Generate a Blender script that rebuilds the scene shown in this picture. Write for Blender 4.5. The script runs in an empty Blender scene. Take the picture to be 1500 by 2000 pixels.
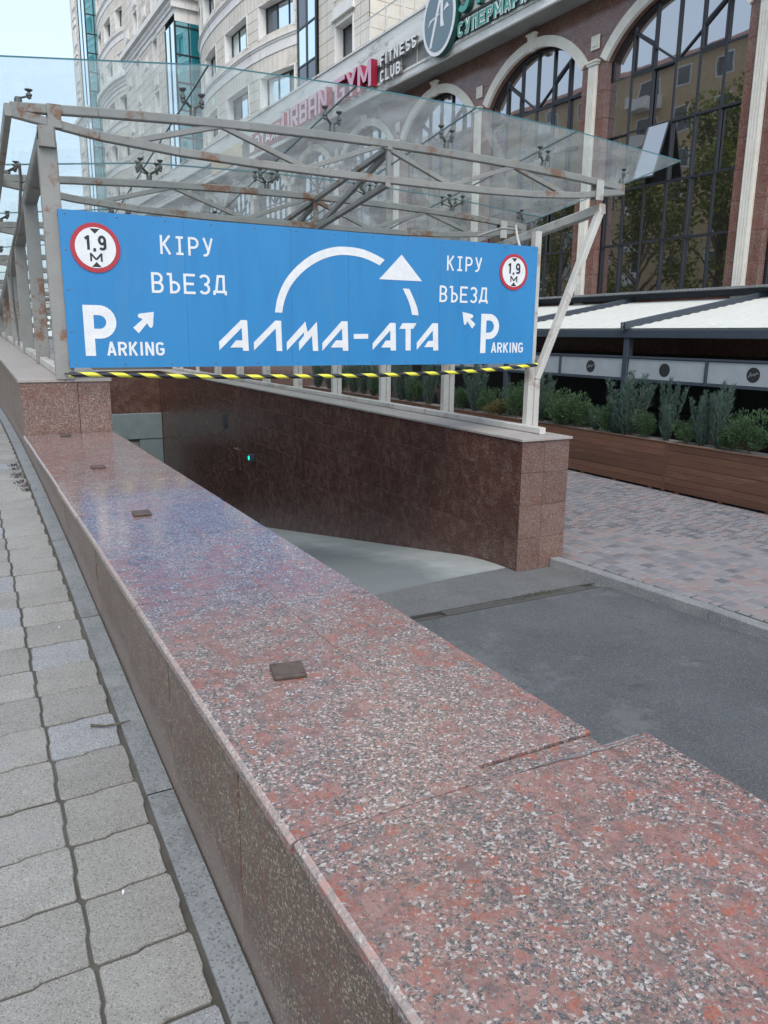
import bpy, bmesh, math, random
from mathutils import Vector, Matrix, noise
R = math.radians
rnd = random.Random(7)
S = bpy.context.scene
COL = S.collection

# ------------------------------------------------------------------ camera, sky, sun, exposure
cam_d = bpy.data.cameras.new('camera'); cam = bpy.data.objects.new('camera', cam_d); COL.objects.link(cam)
S.camera = cam
r_ = Vector((0.87937704, -0.47601891, 0.01010002)); u_ = Vector((0.09724644, 0.20033383, 0.97488947)); f_ = Vector((0.46608921, 0.85631323, -0.22246011))
M = Matrix((r_, u_, -f_)).transposed().to_4x4(); M.translation = Vector((0, 0, 3.0))
cam.matrix_world = M
cam_d.sensor_width = 36; cam_d.lens = 1511.07 / 2000 * 36; cam_d.clip_start = .05; cam_d.clip_end = 2000

SUN_EL, SUN_AZ = 50, 205      # azimuth clockwise from +Y
W = bpy.data.worlds.new('World'); S.world = W; W.use_nodes = True
nt = W.node_tree; nt.nodes.clear()
sky = nt.nodes.new('ShaderNodeTexSky'); sky.sky_type = 'NISHITA'; sky.sun_disc = False
sky.sun_elevation = R(SUN_EL); sky.sun_rotation = R(SUN_AZ); sky.air_density = .9; sky.dust_density = 5.0; sky.ozone_density = 1.0; sky.altitude = 800
bg = nt.nodes.new('ShaderNodeBackground'); bg.inputs[1].default_value = 0.15
wo = nt.nodes.new('ShaderNodeOutputWorld')
hz = nt.nodes.new('ShaderNodeMix'); hz.data_type = 'RGBA'; hz.inputs[0].default_value = .45; hz.inputs[7].default_value = (4.6, 5.3, 5.7, 1)   # thin high haze over the whole sky
nt.links.new(sky.outputs[0], hz.inputs[6]); nt.links.new(hz.outputs[2], bg.inputs[0]); nt.links.new(bg.outputs[0], wo.inputs[0])
sd = bpy.data.lights.new('sun', 'SUN'); sun = bpy.data.objects.new('sun', sd); COL.objects.link(sun)
sd.energy = .8; sd.angle = R(28); sd.color = (1, .95, .88)
az = R(SUN_AZ); el = R(SUN_EL)
sv = Vector((math.sin(az) * math.cos(el), math.cos(az) * math.cos(el), math.sin(el)))
sun.rotation_euler = sv.to_track_quat('Z', 'Y').to_euler(); sun.location = (0, 0, 60)
S.view_settings.view_transform = 'Standard'; S.view_settings.look = 'None'; S.view_settings.gamma = 1
S.view_settings.exposure = 0.92
S.view_settings.use_curve_mapping = False

# ------------------------------------------------------------------ material helpers
class NT:
    def __init__(s, name):
        s.m = bpy.data.materials.new(name); s.m.use_nodes = True; s.t = s.m.node_tree; s.t.nodes.clear()
        s.out = s.t.nodes.new('ShaderNodeOutputMaterial')
    def n(s, typ, ins=None, **props):
        nd = s.t.nodes.new('ShaderNode' + typ)
        for k, v in props.items(): setattr(nd, k, v)
        for k, v in (ins or {}).items():
            sock = nd.inputs[k]
            if hasattr(v, 'is_output') or isinstance(v, bpy.types.NodeSocket): s.t.links.new(v, sock)
            else: sock.default_value = v
        return nd
    def coord(s, rand=True, gen='Object'):
        tc = s.n('TexCoord'); v = tc.outputs[gen]
        if rand:
            oi = s.n('ObjectInfo')
            sc = s.n('VectorMath', {0: (37.1, 17.7, 5.3)}, operation='SCALE'); s.t.links.new(oi.outputs['Random'], sc.inputs['Scale'])
            v = s.n('VectorMath', {0: v, 1: sc.outputs[0]}, operation='ADD').outputs[0]
        return v
    def rand(s): return s.n('ObjectInfo').outputs['Random']
    def noise(s, v, scale, detail=3, rough=.5, dist=0): 
        return s.n('TexNoise', {'Vector': v, 'Scale': scale, 'Detail': detail, 'Roughness': rough, 'Distortion': dist}).outputs['Fac']
    def vor(s, v, scale, feature='F1', rnd_=1.0):
        return s.n('TexVoronoi', {'Vector': v, 'Scale': scale, 'Randomness': rnd_}, feature=feature)
    def ramp(s, fac, stops, interp='LINEAR'):
        nd = s.n('ValToRGB', {'Fac': fac}); cr = nd.color_ramp; cr.interpolation = interp
        while len(cr.elements) > 1: cr.elements.remove(cr.elements[-1])
        for i, (p, c) in enumerate(stops):
            e = cr.elements[0] if i == 0 else cr.elements.new(p)
            e.position = p; e.color = (c[0], c[1], c[2], 1) if hasattr(c, '__len__') else (c, c, c, 1)
        return nd.outputs[0]
    def mix(s, f, a, b, mode='MIX'):
        nd = s.n('Mix', data_type='RGBA', blend_type=mode)
        for i, v in ((0, f), (6, a), (7, b)):
            if isinstance(v, bpy.types.NodeSocket): s.t.links.new(v, nd.inputs[i])
            elif i == 0: nd.inputs[0].default_value = v
            else: nd.inputs[i].default_value = (v[0], v[1], v[2], 1)
        return nd.outputs[2]
    def math(s, op, a, b=0.0, c=None, clamp=False):
        d = {0: a, 1: b}
        if c is not None: d[2] = c
        nd = s.n('Math', d, operation=op); nd.use_clamp = clamp
        return nd.outputs[0]
    def bump(s, h, strength=.3, dist=.01, normal=None):
        d = {'Height': h, 'Strength': strength, 'Distance': dist}
        if normal: d['Normal'] = normal
        return s.n('Bump', d).outputs[0]
    def bsdf(s, col, rough=.6, metal=0.0, normal=None, spec=.5, **kw):
        d = {'Base Color': col if isinstance(col, bpy.types.NodeSocket) else (*col, 1), 'Roughness': rough, 'Metallic': metal, 'Specular IOR Level': spec}
        if normal: d['Normal'] = normal
        d.update(kw)
        b = s.n('BsdfPrincipled', d)
        s.t.links.new(b.outputs[0], s.out.inputs[0]); return s.m
    def surf(s, sh): s.t.links.new(sh, s.out.inputs[0]); return s.m

def granite(name, red=.5, dust=.2, rough=.22, dark=1.0, scale=1.0, dustcol=(.42, .38, .35), bump=.05, tilejit=.15, spec=.5, tint=None, splash=None, blob=30, sat=1.0, val=1.0):
    g = NT(name); v = g.coord()
    nz = g.n('TexNoise', {'Vector': v, 'Scale': 22 * scale, 'Detail': 3.0, 'Roughness': .6})
    off = g.n('VectorMath', {0: nz.outputs['Color'], 1: (.5, .5, .5)}, operation='SUBTRACT').outputs[0]
    wv = g.n('VectorMath', {0: off}, operation='SCALE'); wv.inputs['Scale'].default_value = .019 / scale
    v2 = g.n('VectorMath', {0: v, 1: wv.outputs[0]}, operation='ADD').outputs[0]
    big = g.vor(v2, 34 * scale); bs = g.n('SeparateColor', {0: big.outputs['Color']})
    med = g.vor(v2, 165 * scale); ms = g.n('SeparateColor', {0: med.outputs['Color']})
    fine = g.vor(v2, 420 * scale); fs = g.n('SeparateColor', {0: fine.outputs['Color']})
    patch = g.noise(v, 3.6 * scale, 4, .6)
    redcol = g.ramp(bs.outputs[1], [(0, (.15 * dark, .08 * dark, .07 * dark)), (.3, (.30 * dark, .125 * dark, .10 * dark)), (.5, (.21 * dark, .12 * dark, .105 * dark)), (.65, (.29 * dark, .14 * dark, .12 * dark)), (.8, (.33 * dark, .20 * dark, .175 * dark)), (.93, (.33 * dark, .14 * dark, .11 * dark)), (1, (.38 * dark, .13 * dark, .09 * dark))])
    mott = g.noise(v2, 110 * scale, 5, .75)
    vein = g.n('TexVoronoi', {'Vector': v2, 'Scale': 75 * scale}, feature='DISTANCE_TO_EDGE').outputs['Distance']
    redcol = g.mix(g.math('MULTIPLY', g.math('SUBTRACT', mott, .42, clamp=True), 3.0, clamp=True), redcol, (.26 * dark, .20 * dark, .18 * dark))
    redcol = g.mix(g.math('MULTIPLY', g.math('LESS_THAN', vein, .05), .38), redcol, (.12 * dark, .09 * dark, .085 * dark))
    hs2 = g.n('HueSaturation', {'Color': redcol, 'Value': g.math('ADD', .55, g.math('MULTIPLY', mott, .9))}); redcol = hs2.outputs[0]
    grain = g.ramp(ms.outputs[0], [(0, (.02, .023, .026)), (.2, (.055, .06, .065)), (.32, (.13, .125, .12)), (.40, (.25 * dark, .165 * dark, .14 * dark)), (.62, (.34 * dark, .20 * dark, .165 * dark)), (.82, (.46, .45, .41)), (.93, (.64, .62, .57)), (.97, (.10, .11, .10))], 'CONSTANT')
    fg = g.ramp(fs.outputs[0], [(0, (.03, .033, .035)), (.3, (.16, .15, .14)), (.6, (.32 * dark, .25 * dark, .22 * dark)), (.88, (.6, .58, .54))], 'CONSTANT')
    grain = g.mix(.35, grain, fg)
    bl = g.noise(v2, blob * scale, 5, .66, .6)
    thr = g.math('ADD', g.math('ADD', bl, g.math('MULTIPLY', bs.outputs[1], .16)), g.math('MULTIPLY', g.math('SUBTRACT', patch, .5), .95))
    isred = g.math('MULTIPLY', g.math('SUBTRACT', thr, .86 - red * .52), 14.0, clamp=True)
    spk = g.math('GREATER_THAN', ms.outputs[2], .74)
    isred = g.math('MULTIPLY', isred, g.math('SUBTRACT', 1.0, g.math('MULTIPLY', spk, .8)))
    col = g.mix(isred, grain, redcol)
    if tilejit:
        hs = g.n('HueSaturation', {'Color': col, 'Value': g.math('ADD', 1 - tilejit / 2, g.math('MULTIPLY', g.rand(), tilejit))}); col = hs.outputs[0]
    dk = g.noise(v2, blob * .8 * scale, 3, .6)
    col = g.mix(g.math('MULTIPLY', g.math('MULTIPLY', g.math('SUBTRACT', .44, dk), 9.0, clamp=True), .5), col, (.05, .048, .05))
    if sat != 1.0 or val != 1.0: col = g.n('HueSaturation', {'Color': col, 'Saturation': sat, 'Value': val}).outputs[0]
    if tint: col = g.mix(1.0, col, tint, 'MULTIPLY')
    dn = g.noise(v, 2.0, 5, .65); dn2 = g.noise(v, 60, 3, .6)
    df = g.math('MULTIPLY', g.math('ADD', g.math('MULTIPLY', dn, .9), g.math('MULTIPLY', dn2, .4)), dust * 1.6, clamp=True)
    col = g.mix(df, col, dustcol)
    if splash:
        pz = g.n('SeparateXYZ', {0: g.coord(False)}).outputs[2]
        sf = g.math('MULTIPLY', g.math('SUBTRACT', g.math('ADD', .16, g.math('MULTIPLY', dn, .14)), pz), 16.0, clamp=True)
        df = g.math('ADD', df, g.math('MULTIPLY', sf, .42), clamp=True); col = g.mix(g.math('MULTIPLY', sf, .55), col, splash)
    ro = g.math('ADD', rough, g.math('MULTIPLY', df, .35))
    ro = g.math('ADD', ro, g.math('MULTIPLY', g.math('SUBTRACT', dn, .5), .12), clamp=True)
    h = g.math('ADD', g.math('MULTIPLY', dn, .5), g.math('MULTIPLY', mott, .08))
    return g.bsdf(col, ro, normal=g.bump(h, bump, .01), spec=spec)

def rough_mat(name, c1, c2, scale=8, rough=.8, bump=.3, bscale=60, speck=None, speckscale=200, jit=0.0, metal=0.0, rand=True, bdist=.004, spec=.5, wear=None, wearamt=.6, wearscale=6, stretch=None, wearpos=.56, stain=None):
    g = NT(name); v = g.coord(rand)
    if stretch: v = g.n('Mapping', {'Vector': v, 'Scale': stretch}).outputs[0]
    n1 = g.noise(v, scale, 5, .6)
    col = g.ramp(n1, [(.3, c1), (.7, c2)])
    n2 = g.noise(v, bscale, 4, .65)
    col = g.mix(g.math('MULTIPLY', g.math('ABSOLUTE', g.math('SUBTRACT', n2, .5)), 1.2, clamp=True), col, tuple(x * .55 for x in c1))
    if speck:
        vo = g.vor(v, speckscale); sc = g.n('SeparateColor', {0: vo.outputs['Color']})
        col = g.mix(g.math('MULTIPLY', g.math('GREATER_THAN', sc.outputs[0], .86), .7), col, speck)
        col = g.mix(g.math('MULTIPLY', g.math('LESS_THAN', sc.outputs[0], .12), .6), col, tuple(x * .35 for x in c1))
    if wear:
        wn = g.noise(v, wearscale, 7, .72)
        wf = g.ramp(wn, [(wearpos, 0), (wearpos + .06, wearamt)])
        col = g.mix(wf, col, wear)
    if stain:
        sn = g.noise(v, stain[1], 6, .7); col = g.mix(g.ramp(sn, [(.60, 0), (.68, stain[2])]), col, stain[0])
    if jit:
        hs = g.n('HueSaturation', {'Color': col, 'Value': g.math('ADD', 1 - jit / 2, g.math('MULTIPLY', g.rand(), jit))}); col = hs.outputs[0]
    return g.bsdf(col, rough, metal, normal=g.bump(n2, bump, bdist), spec=spec)

def plain(name, c, rough=.5, metal=0.0, spec=.5, emit=None):
    g = NT(name); kw = {}
    if emit: kw = {'Emission Color': (*c, 1), 'Emission Strength': emit}
    v = g.coord(False); n = g.noise(v, 25, 4)
    col = g.mix(g.math('MULTIPLY', n, .25), c, tuple(x * .6 for x in c))
    return g.bsdf(col, g.math('ADD', rough - .05, g.math('MULTIPLY', n, .1)), metal, spec=spec, **kw)

MT = {}
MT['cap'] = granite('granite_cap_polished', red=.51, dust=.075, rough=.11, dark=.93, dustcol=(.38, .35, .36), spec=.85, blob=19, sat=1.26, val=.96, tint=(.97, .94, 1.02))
MT['capedge'] = granite('granite_cap_edge_sky_sheen', red=.5, dust=.36, rough=.22, dark=1.1, dustcol=(.46, .40, .385))  # pale chamfer: sky reflection painted into the colour through the dust mix
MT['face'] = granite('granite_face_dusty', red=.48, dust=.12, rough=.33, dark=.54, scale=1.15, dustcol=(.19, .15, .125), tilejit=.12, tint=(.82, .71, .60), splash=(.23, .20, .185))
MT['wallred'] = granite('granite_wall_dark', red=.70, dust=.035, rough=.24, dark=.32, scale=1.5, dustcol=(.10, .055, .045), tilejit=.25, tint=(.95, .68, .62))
MT['pier'] = granite('granite_block_rough', red=.46, dust=.10, rough=.36, dark=.54, scale=1.2, dustcol=(.20, .13, .115), tilejit=.3, tint=(.98, .76, .70))
MT['capgrey'] = granite('granite_cap_grey_dusty', red=.3, dust=.6, rough=.4, dark=.8, dustcol=(.40, .375, .36))
MT['podium'] = granite('granite_podium_wall', tint=(1.0, .76, .70), red=.7, dust=.05, rough=.16, dark=.60, scale=.8, dustcol=(.2, .15, .14), tilejit=.12, bump=.25)
MT['mortar'] = rough_mat('wall_core_mortar', (.10, .085, .08), (.16, .14, .13), rough=.9)
MT['tile'] = rough_mat('sidewalk_tile', (.215, .213, .20), (.275, .273, .26), scale=5, bscale=110, speck=(.34, .34, .32), speckscale=300, jit=.24, bump=.45, wear=(.23, .24, .26), wearamt=.35, wearscale=3)
MT['tileblue'] = rough_mat('sidewalk_tile_bluish', (.225, .235, .25), (.27, .28, .295), scale=5, bscale=110, speck=(.38, .39, .41), speckscale=300, jit=.12, bump=.45)
MT['joint'] = rough_mat('joint_dirt', (.06, .056, .048), (.10, .095, .082), rough=.95, bscale=150)
MT['strip'] = rough_mat('edging_strip_stone', (.16, .175, .185), (.245, .26, .27), scale=5, rough=.5, bscale=60, speck=(.26, .28, .29), speckscale=180, bump=.25, wear=(.13, .135, .13), wearamt=.7, wearscale=2.4)
MT['asphalt'] = rough_mat('asphalt', (.07, .077, .086), (.115, .122, .132), scale=.9, rough=.8, bscale=190, speck=(.19, .19, .195), speckscale=150, bump=.8, rand=False, bdist=.008, wear=(.165, .172, .18), wearamt=.5, wearscale=.8, stain=((.045, .048, .052), 2.3, .55))
MT['asphalt2'] = rough_mat('old_asphalt_apron', (.105, .11, .112), (.145, .15, .15), scale=2, rough=.85, bscale=160, speck=(.22, .22, .22), speckscale=170, bump=.6, rand=False)
MT['ramp'] = None
MT['kerb'] = rough_mat('kerb_concrete', (.16, .172, .18), (.24, .25, .255), scale=4, bscale=120, speck=(.4, .4, .4), jit=.15, bump=.4)
MT['metal'] = rough_mat('painted_steel_grey', (.235, .235, .225), (.30, .30, .285), scale=3, rough=.45, bscale=40, bump=.12, rand=False, wear=(.19, .085, .04), wearamt=.85, wearscale=2.2, wearpos=.555)
MT['metalw'] = rough_mat('painted_steel_white', (.44, .43, .41), (.55, .54, .51), scale=3, rough=.42, bscale=40, bump=.1, rand=False, wear=(.24, .15, .10), wearamt=.55, wearscale=2.5)
MT['rust'] = rough_mat('rusty_plate', (.06, .045, .04), (.12, .09, .075), scale=30, rough=.75, bscale=150, bump=.5)
MT['fitting'] = plain('fitting_steel', (.16, .165, .155), .38, .75)
MT['sign'] = rough_mat('sign_blue_vinyl', (.02, .205, .475), (.027, .225, .51), scale=1.5, rough=.42, bscale=3, bump=.05, rand=False, bdist=.01, wear=(.05, .24, .49), wearamt=.4, wearscale=3, stretch=(1, 1, .18))
MT['white'] = rough_mat('vinyl_white', (.68, .7, .72), (.78, .8, .82), scale=9, rough=.45, bscale=30, bump=.03, rand=False)
MT['red'] = plain('vinyl_red', (.42, .03, .05), .45)
MT['black'] = plain('vinyl_black', (.02, .022, .025), .5)
MT['wood'] = rough_mat('planter_board_stained', (.09, .04, .024), (.155, .074, .043), scale=2.2, rough=.6, bscale=26, bump=.35, jit=.35, stretch=(1, .12, 1), wear=(.18, .10, .07), wearamt=.5, wearscale=5)
MT['anthracite'] = plain('anthracite_paint', (.045, .06, .08), .4)
MT['panel'] = rough_mat('frosted_panel', (.30, .34, .37), (.36, .40, .43), scale=3, rough=.35, bscale=20, bump=.03, rand=False)
MT['fabric'] = rough_mat('awning_fabric_white', (.58, .6, .56), (.68, .69, .65), scale=3, rough=.7, bscale=20, bump=.1, rand=False, wear=(.4, .42, .38), wearamt=.3, wearscale=2, stretch=(.4, 3, 1))
MT['stone'] = rough_mat('tower_stone_beige', (.60, .565, .50), (.74, .70, .63), scale=.8, rough=.7, bscale=8, bump=.1, rand=False, wear=(.42, .375, .30), wearamt=.4, wearscale=.5)
MT['stonew'] = rough_mat('tower_stone_white', (.70, .69, .67), (.80, .79, .77), scale=1, rough=.6, bscale=8, bump=.08, rand=False, wear=(.42, .41, .40), wearamt=.4, wearscale=1.2, stretch=(1, 1, .4))
MT['stonejoint'] = plain('tower_joint', (.25, .23, .2), .9)
MT['fascia'] = rough_mat('fascia_stone_weathered', (.58, .59, .58), (.74, .75, .74), scale=1.4, rough=.55, bscale=10, bump=.08, rand=False, wear=(.26, .26, .24), wearamt=.75, wearscale=.9, stretch=(.5, 1, 2))
MT['soffit'] = rough_mat('soffit_panel', (.20, .205, .20), (.27, .275, .27), scale=1, rough=.6, bscale=10, bump=.05, rand=False)
MT['trim'] = rough_mat('arch_trim_limestone', (.60, .585, .53), (.70, .68, .62), scale=3, rough=.6, bscale=15, bump=.06, rand=False, wear=(.5, .47, .40), wearamt=.35, wearscale=2)
MT['frame'] = plain('window_frame_dark', (.022, .026, .034), .35)
MT['pink'] = plain('letter_pink', (.62, .38, .50), .4)
MT['crimson'] = plain('letter_side_crimson', (.28, .008, .035), .4)
MT['teal'] = plain('letter_teal', (.06, .33, .27), .4)
MT['tealdark'] = plain('letter_side_dark_teal', (.01, .08, .07), .5)
MT['slate'] = plain('logo_slate', (.13, .20, .24), .35)
MT['yellow'] = plain('tape_yellow', (.75, .72, .05), .45)
MT['sand'] = plain('sign_sand', (.62, .50, .33), .5)
MT['soil'] = rough_mat('planter_gravel', (.2, .2, .19), (.36, .36, .34), scale=60, rough=.95, bscale=120)
MT['dark'] = plain('interior_dark', (.018, .018, .02), .7)
MT['bark'] = rough_mat('bark', (.07, .055, .04), (.12, .10, .08), scale=20, bump=.8)
MT['render'] = rough_mat('opposite_house_render', (.50, .37, .22), (.60, .45, .28), scale=2, rand=False)
MT['roofred'] = rough_mat('house_roof', (.18, .08, .06), (.25, .12, .09))
MT['portal'] = rough_mat('portal_paint', (.15, .20, .21), (.19, .24, .25), scale=3, bscale=20, bump=.05)
MT['hole'] = plain('opening_dark', (.004, .005, .006), .9)
MT['green'] = plain('green_lamp', (.0, .8, .42), .4, emit=1.2)
MT['pinkgrey'] = None

def brick_mat():
    g = NT('patio_brick'); v = g.coord()
    n1 = g.noise(v, 9, 4); n2 = g.noise(v, 120, 4, .7)
    c = g.ramp(g.rand(), [(0, (.17, .17, .19)), (.3, (.215, .21, .225)), (.5, (.25, .245, .26)), (.7, (.26, .225, .225)), (.88, (.265, .20, .195)), (.97, (.12, .125, .14))], 'LINEAR')
    c = g.mix(g.math('MULTIPLY', n1, .35), c, (.13, .13, .14))
    return g.bsdf(c, .72, normal=g.bump(n2, .35, .003))
MT['brick'] = brick_mat()
def brick_stuff_mat():
    g = NT('patio_brick_far'); at = g.n('Attribute', attribute_name='tone')
    n1 = g.noise(g.coord(False), 9, 4)
    c = g.ramp(at.outputs['Fac'], [(0, (.05, .05, .052)), (.015, (.17, .17, .19)), (.3, (.215, .21, .225)), (.5, (.25, .245, .26)), (.7, (.26, .225, .225)), (.88, (.265, .20, .195)), (.97, (.12, .125, .14))])
    c = g.mix(g.math('MULTIPLY', n1, .35), c, (.13, .13, .14))
    return g.bsdf(c, .72)
MT['brickfar'] = brick_stuff_mat()

def ramp_mat():
    g = NT('ramp_concrete'); v = g.coord(False); sp = g.n('SeparateXYZ', {0: v})
    n = g.noise(v, 1.6, 5, .6); n2 = g.noise(v, 90, 4, .7)
    col = g.ramp(n, [(.3, (.25, .27, .265)), (.7, (.34, .36, .355))])
    # paler wedge beside the right wall, darker lane to its left
    e = g.math('ADD', g.math('SUBTRACT', sp.outputs[0], g.math('MULTIPLY', g.math('SUBTRACT', sp.outputs[1], 7.8), -.02)), g.math('MULTIPLY', g.math('SUBTRACT', n, .5), .7))
    f = g.math('DIVIDE', g.math('SUBTRACT', 5.55, e), .55, clamp=True)
    col = g.mix(g.math('MULTIPLY', f, .8), col, (.12, .135, .14))
    col = g.mix(g.math('MULTIPLY', g.math('GREATER_THAN', g.noise(v, 7, 5, .7), .66), .5), col, (.15, .16, .16))
    return g.bsdf(col, .8, normal=g.bump(n2, .4, .004))
MT['ramp'] = ramp_mat()

def glass_mats():
    g = NT('canopy_glass'); v = g.coord(False)
    d = g.noise(v, 1.4, 6, .7); d2 = g.noise(v, 30, 4, .75)
    tr = g.n('BsdfTransparent', {'Color': (.94, .98, .98, 1)})
    gl = g.n('BsdfGlossy', {'Color': (.9, .95, .95, 1), 'Roughness': .03})
    lw = g.n('LayerWeight', {'Blend': .5}); fr = g.math('ADD', .035, g.math('MULTIPLY', g.math('POWER', lw.outputs['Facing'], 5.0), .8), clamp=True)
    a = g.n('MixShader', {0: fr, 1: tr.outputs[0], 2: gl.outputs[0]})
    dirt = g.n('BsdfTranslucent', {'Color': (.92, .95, .96, 1)}); dirt2 = g.n('BsdfDiffuse', {'Color': (.85, .88, .9, 1)})
    dd = g.n('MixShader', {0: .4, 1: dirt.outputs[0], 2: dirt2.outputs[0]})
    f = g.math('ADD', .085, g.math('MULTIPLY', g.math('ADD', g.math('MULTIPLY', g.math('SUBTRACT', d, .42), .35), g.math('MULTIPLY', g.math('SUBTRACT', d2, .5), .12)), 1.0, clamp=True), clamp=True)
    b = g.n('MixShader', {0: f, 1: a.outputs[0], 2: dd.outputs[0]})
    m = g.surf(b.outputs[0])
    g = NT('canopy_glass_edge'); m2 = g.bsdf((.04, .14, .16), .15)
    return m, m2
MT['glass'], MT['glassedge'] = glass_mats()

def mirror_glass(name, dark, refl, amount, wave=.012, wscale=1.3):
    g = NT(name); v = g.coord(True)
    n = g.noise(v, wscale, 2)
    nb = g.bump(n, .5, wave)
    df = g.n('BsdfPrincipled', {'Base Color': (*dark, 1), 'Roughness': .2})
    gl = g.n('BsdfGlossy', {'Color': (*refl, 1), 'Roughness': .015, 'Normal': nb})
    lw = g.n('LayerWeight', {'Blend': .3})
    f = g.math('ADD', amount, g.math('MULTIPLY', lw.outputs['Fresnel'], .45), clamp=True)
    mx = g.n('MixShader', {0: f, 1: df.outputs[0], 2: gl.outputs[0]})
    return g.surf(mx.outputs[0])
MT['winpod'] = mirror_glass('podium_window_glass', (.012, .012, .011), (.90, .90, .93), .42, .0035, .9)
MT['winbright'] = mirror_glass('tower_window_glass', (.03, .05, .055), (.86, .97, 1.0), .85, .004)
MT['winteal'] = mirror_glass('tower_teal_glass', (.03, .32, .40), (.66, .93, 1.0), .5, .004)
MT['windark'] = mirror_glass('tower_dark_glass', (.05, .055, .06), (.5, .55, .6), .12, .004)

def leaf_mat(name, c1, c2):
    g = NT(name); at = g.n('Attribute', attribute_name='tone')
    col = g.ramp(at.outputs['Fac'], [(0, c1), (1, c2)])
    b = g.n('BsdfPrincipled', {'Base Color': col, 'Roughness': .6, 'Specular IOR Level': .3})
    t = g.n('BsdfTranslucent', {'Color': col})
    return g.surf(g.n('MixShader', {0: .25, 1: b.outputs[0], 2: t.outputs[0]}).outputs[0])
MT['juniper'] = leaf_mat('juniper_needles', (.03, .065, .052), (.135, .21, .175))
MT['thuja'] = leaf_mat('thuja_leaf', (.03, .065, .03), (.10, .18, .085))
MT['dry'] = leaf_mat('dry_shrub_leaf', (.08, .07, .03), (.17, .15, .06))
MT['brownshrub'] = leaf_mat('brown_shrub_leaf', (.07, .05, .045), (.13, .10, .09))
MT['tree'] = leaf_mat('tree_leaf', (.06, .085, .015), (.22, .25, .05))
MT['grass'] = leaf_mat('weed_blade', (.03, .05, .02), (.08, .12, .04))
def tape_mat():
    g = NT('hazard_tape'); uv = g.n('UVMap').outputs[0]; sp = g.n('SeparateXYZ', {0: uv})
    a = g.math('FRACT', g.math('ADD', g.math('DIVIDE', sp.outputs[0], .285), g.math('MULTIPLY', sp.outputs[1], 1.0)))
    n = g.noise(g.coord(False), 60, 3)
    col = g.mix(g.math('GREATER_THAN', a, .5), (.015, .017, .022), g.mix(n, (.62, .60, .03), (.78, .76, .10)))
    return g.bsdf(col, .4)
MT['tape'] = tape_mat()

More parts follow.
